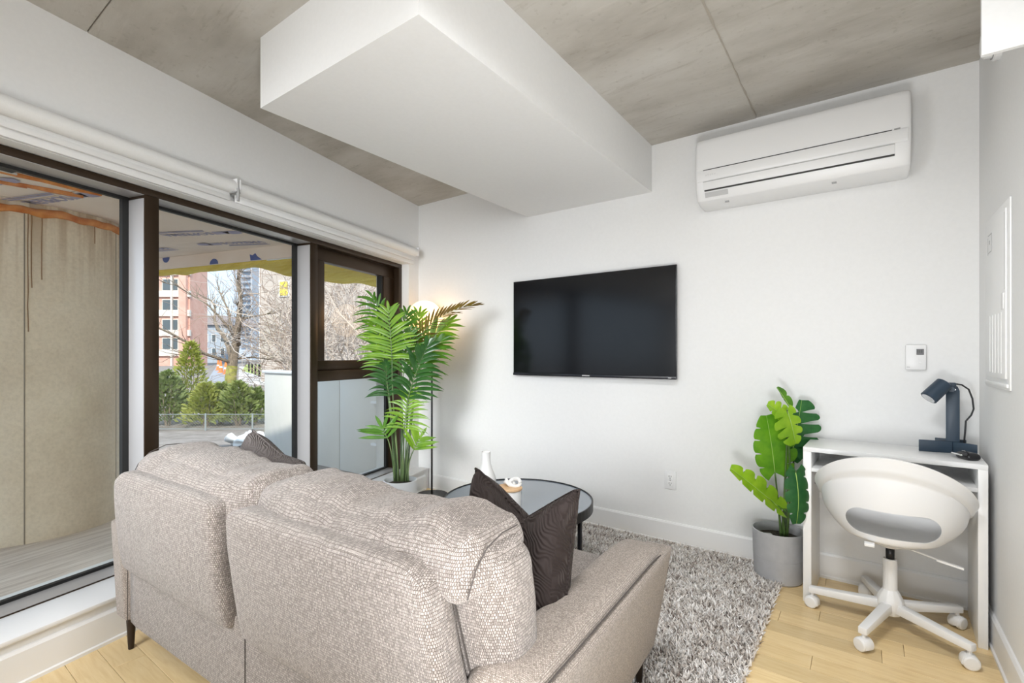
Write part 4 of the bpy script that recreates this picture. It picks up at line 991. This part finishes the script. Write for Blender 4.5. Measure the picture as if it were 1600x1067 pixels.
# bare tree: limbs laid out around one trunk
tree = thing('bare_tree', 'large leafless tree with forking branches behind the shrubs', 'tree', (at(361, 640, 14).x, at(361, 640, 14).y, GZ), YAW)
def tp(x, y, dep=0): return Vector(((x - 361) / 760.06 * (14 + dep), dep, EYE - GZ - (y - 554.98) / 760.06 * (14 + dep)))
MB().tube([tp(361, 628), tp(361, 590), tp(362, 565, .05), tp(366, 530, .1), tp(370, 500, .1), tp(373, 470, .1), tp(374, 450, 0), tp(379, 428, -.2), tp(384, 400, -.3)], [.17, .135, .13, .105, .08, .06, .05, .04, .03], 12).build('trunk', BARK, tree, smooth=True)
mossy = mat('mossy_bark', rough=.9, build=mk_noise((.20, .19, .04), (.36, .33, .08), 8, b=.3))
MB().tube([tp(361, 612, -.02), tp(361, 590, -.02), tp(362, 572, .02)], [.155, .147, .14], 12).build('moss', mossy, tree, smooth=True)
limbs = [([(362, 567, 0), (352, 561, -.2), (340, 553, -.6), (331, 538, -1.0), (318, 524, -1.3), (300, 510, -1.6), (280, 500, -2), (252, 488, -2.4)], .05),
         ([(358, 556, .1), (345, 543, .4), (332, 525, .6), (316, 514, .8), (306, 500, 1.0), (304, 480, 1.1), (296, 470, 1.2), (270, 458, 1.3)], .075),
         ([(366, 535, .1), (356, 515, .3), (347, 503, .4), (342, 485, .5), (329, 465, .6), (325, 455, .6), (318, 442, .7)], .05),
         ([(367, 530, 0), (364, 512, -.2), (356, 495, -.4), (340, 475, -.5), (326, 463, -.7), (305, 446, -.9), (284, 440, -1.0)], .035),
         ([(370, 538, .1), (382, 527, -.3), (393, 521, -.6), (404, 516, -.9), (418, 502, -1.2), (436, 490, -1.5)], .06),
         ([(372, 500, .1), (381, 494, .5), (400, 490, .8), (416, 488, 1)], .028),
         ([(374, 486, .1), (380, 476, -.3), (392, 466, -.5), (414, 458, -.7)], .028),
         ([(372, 456, 0), (364, 446, .2), (356, 436, .4), (350, 420, .5)], .025),
         ([(377, 436, -.2), (386, 428, -.4), (395, 420, -.4)], .022),
         ([(340, 553, -.6), (320, 552, -.8), (300, 556, -1)], .02),
         ([(362, 562, .0), (380, 558, .5), (396, 562, .9), (408, 568, 1.2)], .025)]
mb = MB(); rr = random.Random(4)
for pts_, r0 in limbs:
    P = [tp(*q) for q in pts_]; k = len(P)
    MB().tube(P, [r0 * (1 - .8 * i / (k - 1)) for i in range(k)], 8).build('limb', BARK, tree, smooth=True)
    for i in range(1, k):
        for _ in range(5):
            o = P[i - 1].lerp(P[i], rr.random()); d = (P[i] - P[i - 1]).normalized() + Vector((rr.uniform(-1, 1), rr.uniform(-1, 1), rr.uniform(-.3, 1.1))) * .9
            l_ = rr.uniform(.25, .8); q1 = o + d.normalized() * l_ * .5; q2 = q1 + (d + Vector((rr.uniform(-.5, .5), rr.uniform(-.5, .5), .2))).normalized() * l_ * .5
            mb.tube([o, q1, q2], [.010, .007, .003], 4, False)
mb.build('twigs', BARK, tree, kind='stuff')

# tangle of bare bushes on the slope beyond the divider
TW = [mat('twig_pale', (.56, .46, .38), .9), mat('twig_brown', (.30, .22, .17), .9), mat('twig_grey', (.44, .38, .34), .9)]
def bare_bush(px, d, h, wdt, mi, label, n=70, sd3=0):
    p = at(px, 600, d); r = thing('bare_bush', label, 'bush', (p.x, p.y, GZ), 0, 'bare bushes beyond the divider wall')
    rr = random.Random(sd3); mb = MB()
    def grow(o, d_, l_, rad, lev):
        q = o; pts_ = [o]
        for _ in range(4):
            d_ = (d_ + Vector((rr.uniform(-.55, .55), rr.uniform(-.55, .55), rr.uniform(-.35, .4)))).normalized(); q = q + d_ * l_ / 4; pts_.append(q)
        mb.tube(pts_, [rad, rad * .9, rad * .75, rad * .6, rad * .4], 3, False)
        if lev:
            for _ in range(4):
                k = rr.randrange(1, 5); grow(pts_[k], (d_ + Vector((rr.uniform(-1.3, 1.3), rr.uniform(-1.3, 1.3), rr.uniform(-.9, .9)))).normalized(), l_ * rr.uniform(.45, .8), rad * .62, lev - 1)
    for k in range(n // 5):
        a = rr.uniform(0, 2 * PI); grow(Vector((rr.uniform(-wdt, wdt) * .7, rr.uniform(-wdt, wdt) * .7, h * rr.uniform(0, .55))), Vector((math.cos(a) * .7, math.sin(a) * .7, rr.uniform(.4, 1.2))).normalized(), h * .6, .014, 2)
    mb.build('branches', TW[mi], r, kind='stuff')
bb = [(432, 17, 2.6, 1.1, 1, 'bare brown bush right of the tower block, above the white wall cap'), (460, 13, 2.9, 1.3, 2, 'bare grey bush behind the second mullion'),
      (512, 10.5, 2.6, 1.1, 0, 'pale bare bush at the near side of the small sash'), (548, 10.2, 2.8, 1.1, 2, 'grey tangled bush in the middle of the small sash'),
      (585, 10.0, 2.8, 1.1, 0, 'pale tangled bush at the far side of the small sash, by the palm'), (525, 13, 3.8, 1.4, 1, 'taller brown bush behind the pale tangle in the small sash'),
      (575, 13.5, 3.9, 1.4, 1, 'taller brown bush behind the palm fronds in the small sash'), (478, 15, 3.5, 1.2, 1, 'brown bare bush directly behind the corner of the divider wall')]
for k, (px, d, h, wd, mi, lb) in enumerate(bb): bare_bush(px, d, h, wd, mi, lb, 85, k + 20)

# buildings
BR = mat('red_brick', rough=.85, build=mk_noise((.60, .33, .26), (.68, .42, .34), 1.2, b=0)); PALE = mat('pale_stone', (.68, .62, .56), .8)
WGL = mat('window_dark', (.10, .12, .13), .15); CONG = mat('tower_concrete', (.40, .42, .46), .8); TWG = mat('tower_glass', (.36, .42, .50), .2)
def bldg(name, label, px0, px1, d, z1, depth, m):
    a = at(px0, 600, d); w_ = (px1 - px0) / 760.06 * d
    r = thing(name, label, 'building', (a.x, a.y, GZ), YAW)
    MB().box((0, 0, 0), (w_, depth, z1)).build('walls', m, r); return r, w_
def zy(py, d): return EYE - GZ - (py - 554.98) / 760.06 * d
r, w_ = bldg('brick_building', 'red brick building with pale stone bands, left of the sky gap', 225, 297, 60, 22, 3.4, BR)
for py in (430, 464, 494, 525, 556):
    z = zy(py, 60); MB().box((-.1, -.25, z), (w_ + .1, .05, z + .75)).build('stone_band', PALE, r)
for py in (445, 477, 508, 537):
    z = zy(py, 60)
    for x0, x1 in ((.6, 1.9), (2.3, 4.3)):
        f = MB().box((x0, -.10, z - .75), (x1, .05, z + .75)).build('window', PALE, r); MB().box((x0 + .1, -.14, z - .65), (x1 - .1, -.08, z + .65)).build('pane', WGL, f)
MB().box((w_ - 1.1, -.5, 0), (w_ - .2, .1, 24)).build('brick_pier', BR, r); MB().box((w_ - 2.2, -.35, 0), (w_ - 2.0, 0, 24)).build('downpipe', PALE, r)
r, w_ = bldg('tower_block', 'tall grey tower block with balcony slabs behind the bare tree', 365, 394, 150, 60, 4, CONG)
mb = MB(); m2 = MB(); k = 0
z = 4
while z < 58:
    mb.box((2.6, -1.0, z), (w_ - .4, .1, z + .35)); m2.box((2.7, -.15, z + .5), (w_ - .6, .05, z + 1.7)); m2.box((.5, -.1, z + .5), (1.5, .05, z + 1.6)); z += 1.75
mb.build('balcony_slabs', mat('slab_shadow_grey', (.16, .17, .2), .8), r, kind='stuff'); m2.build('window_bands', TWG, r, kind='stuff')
r, w_ = bldg('tower_block', 'pale beige tower block with thin upright ribs, right of the grey tower', 405, 429, 130, 60, 3, PALE)
mb = MB(); m2 = MB(); x = .3
while x < w_: mb.box((x, -.25, 0), (x + .16, 0, 60)); x += .55
mb.build('facade_ribs', mat('rib_brown', (.45, .36, .31), .8), r, kind='stuff')
z = 3
while z < 58: m2.box((0, -.4, z), (w_, 0, z + .5)); z += 5.6
m2.build('floor_bands', TRIM, r, kind='stuff')
r, w_ = bldg('row_house', 'low grey-blue houses at the end of the street', 314, 364, 85, 7.4, 1.5, mat('slate_house', (.36, .40, .45), .8))
MB().prism([(-.3, 6.6), (w_ + .3, 6.6), (w_ - 1.2, 8.2), (1.2, 8.2)], -.5, 8.3, lambda x, z, y: (x, y, z + 0)).build('roof', mat('roof_slate', (.33, .29, .29), .8), r)
for x in (.5, 1.9, 3.4, 4.7):
    for z in (1.2, 3.6): 
        f = MB().box((x, -.08, z), (x + .8, .05, z + 1.4)).build('window', TRIM, r); MB().box((x + .1, -.12, z + .1), (x + .7, -.06, z + 1.3)).build('pane', WGL, f)
r, w_ = bldg('garden_house', 'brown-grey building wall behind the tangled bushes', 408, 640, 24, 6.2, 8, mat('greige_wall', rough=.9, build=mk_noise((.42, .36, .31), (.56, .49, .44), .8, b=0)))
for x, z, m in ((.9, 4.2, YEL), (3.9, 2.6, PALE), (5.2, 3.4, PALE)):
    f = MB().box((x, -.06, z), (x + .5, .05, z + .8)).build('window', TRIM, r); MB().box((x + .06, -.1, z + .06), (x + .44, -.05, z + .74)).build('pane', m if m is YEL else WGL, f)

# street details
def strip(name, pts_, z, m):
    mb = MB().prism([(p.x, p.y) for p in pts_], z - .02, z); o = mb.build(name, m); o['kind'] = 'structure'
gp = lambda px, py: at(px, py, 760.06 * (EYE - GZ) / (py - 554.98))
strip('road', [gp(318, 603), gp(352, 603), gp(362, 573), gp(338, 573)], GZ + .03, mat('asphalt', (.34, .34, .36), .9))
strip('path', [gp(372, 600), gp(418, 603), gp(392, 573), gp(374, 573)], GZ + .03, mat('pale_path', (.62, .58, .55), .9))
strip('lawn', [gp(378, 580), gp(420, 592), gp(410, 570), gp(384, 570)], GZ + .035, mat('lawn_green', (.34, .38, .10), .95))
CONE = mat('cone_orange', (.85, .22, .05), .6)
for k, (px, d) in enumerate([(341, 42), (345, 36), (353, 33)]):
    p = at(px, 580, d); c = thing('traffic_cone', ['orange traffic cone farthest down the street', 'orange traffic cone in the middle of the three by the road', 'orange traffic cone nearest the bare tree trunk'][k], 'cone', (p.x, p.y, GZ + .03), 0, 'traffic cones by the road')
    MB().lathe([(0, 0), (.22, 0), (.22, .04), (.15, .05), (.05, .95), (0, .95)], n=16).build('cone_body', CONE, c); MB().lathe([(.118, .35), (.085, .62), (.08, .62), (.112, .35)], n=16, ring=True).build('cone_band', TRIM, c, weld=True)
for k, px in enumerate((389, 394, 399, 405)):
    p = at(px, 590, 38 - k * 3); tag(MB().lathe([(0, 0), (.06, 0), (.06, .72), (.03, .78), (0, .78)], (p.x, p.y, GZ), 10).build('bollard', BLACK), ['dark park post farthest along the lawn edge', 'dark park post second along the lawn edge', 'dark park post third along the lawn edge', 'dark park post nearest the divider wall'][k], 'post', 'dark posts along the lawn')
p = at(404, 690, 7.0)
tag(soft((.40, .26, .06), .04, (0, 0, .03), 20, wr=.12, freq=(7, 7, 7), seed=3, loc=(p.x, p.y, GZ + .08)).build('crumpled_tarp', mat('white_tarp', (.74, .71, .67), .7), smooth=True), 'crumpled white tarp lying on the dirt by the divider wall', 'tarp')
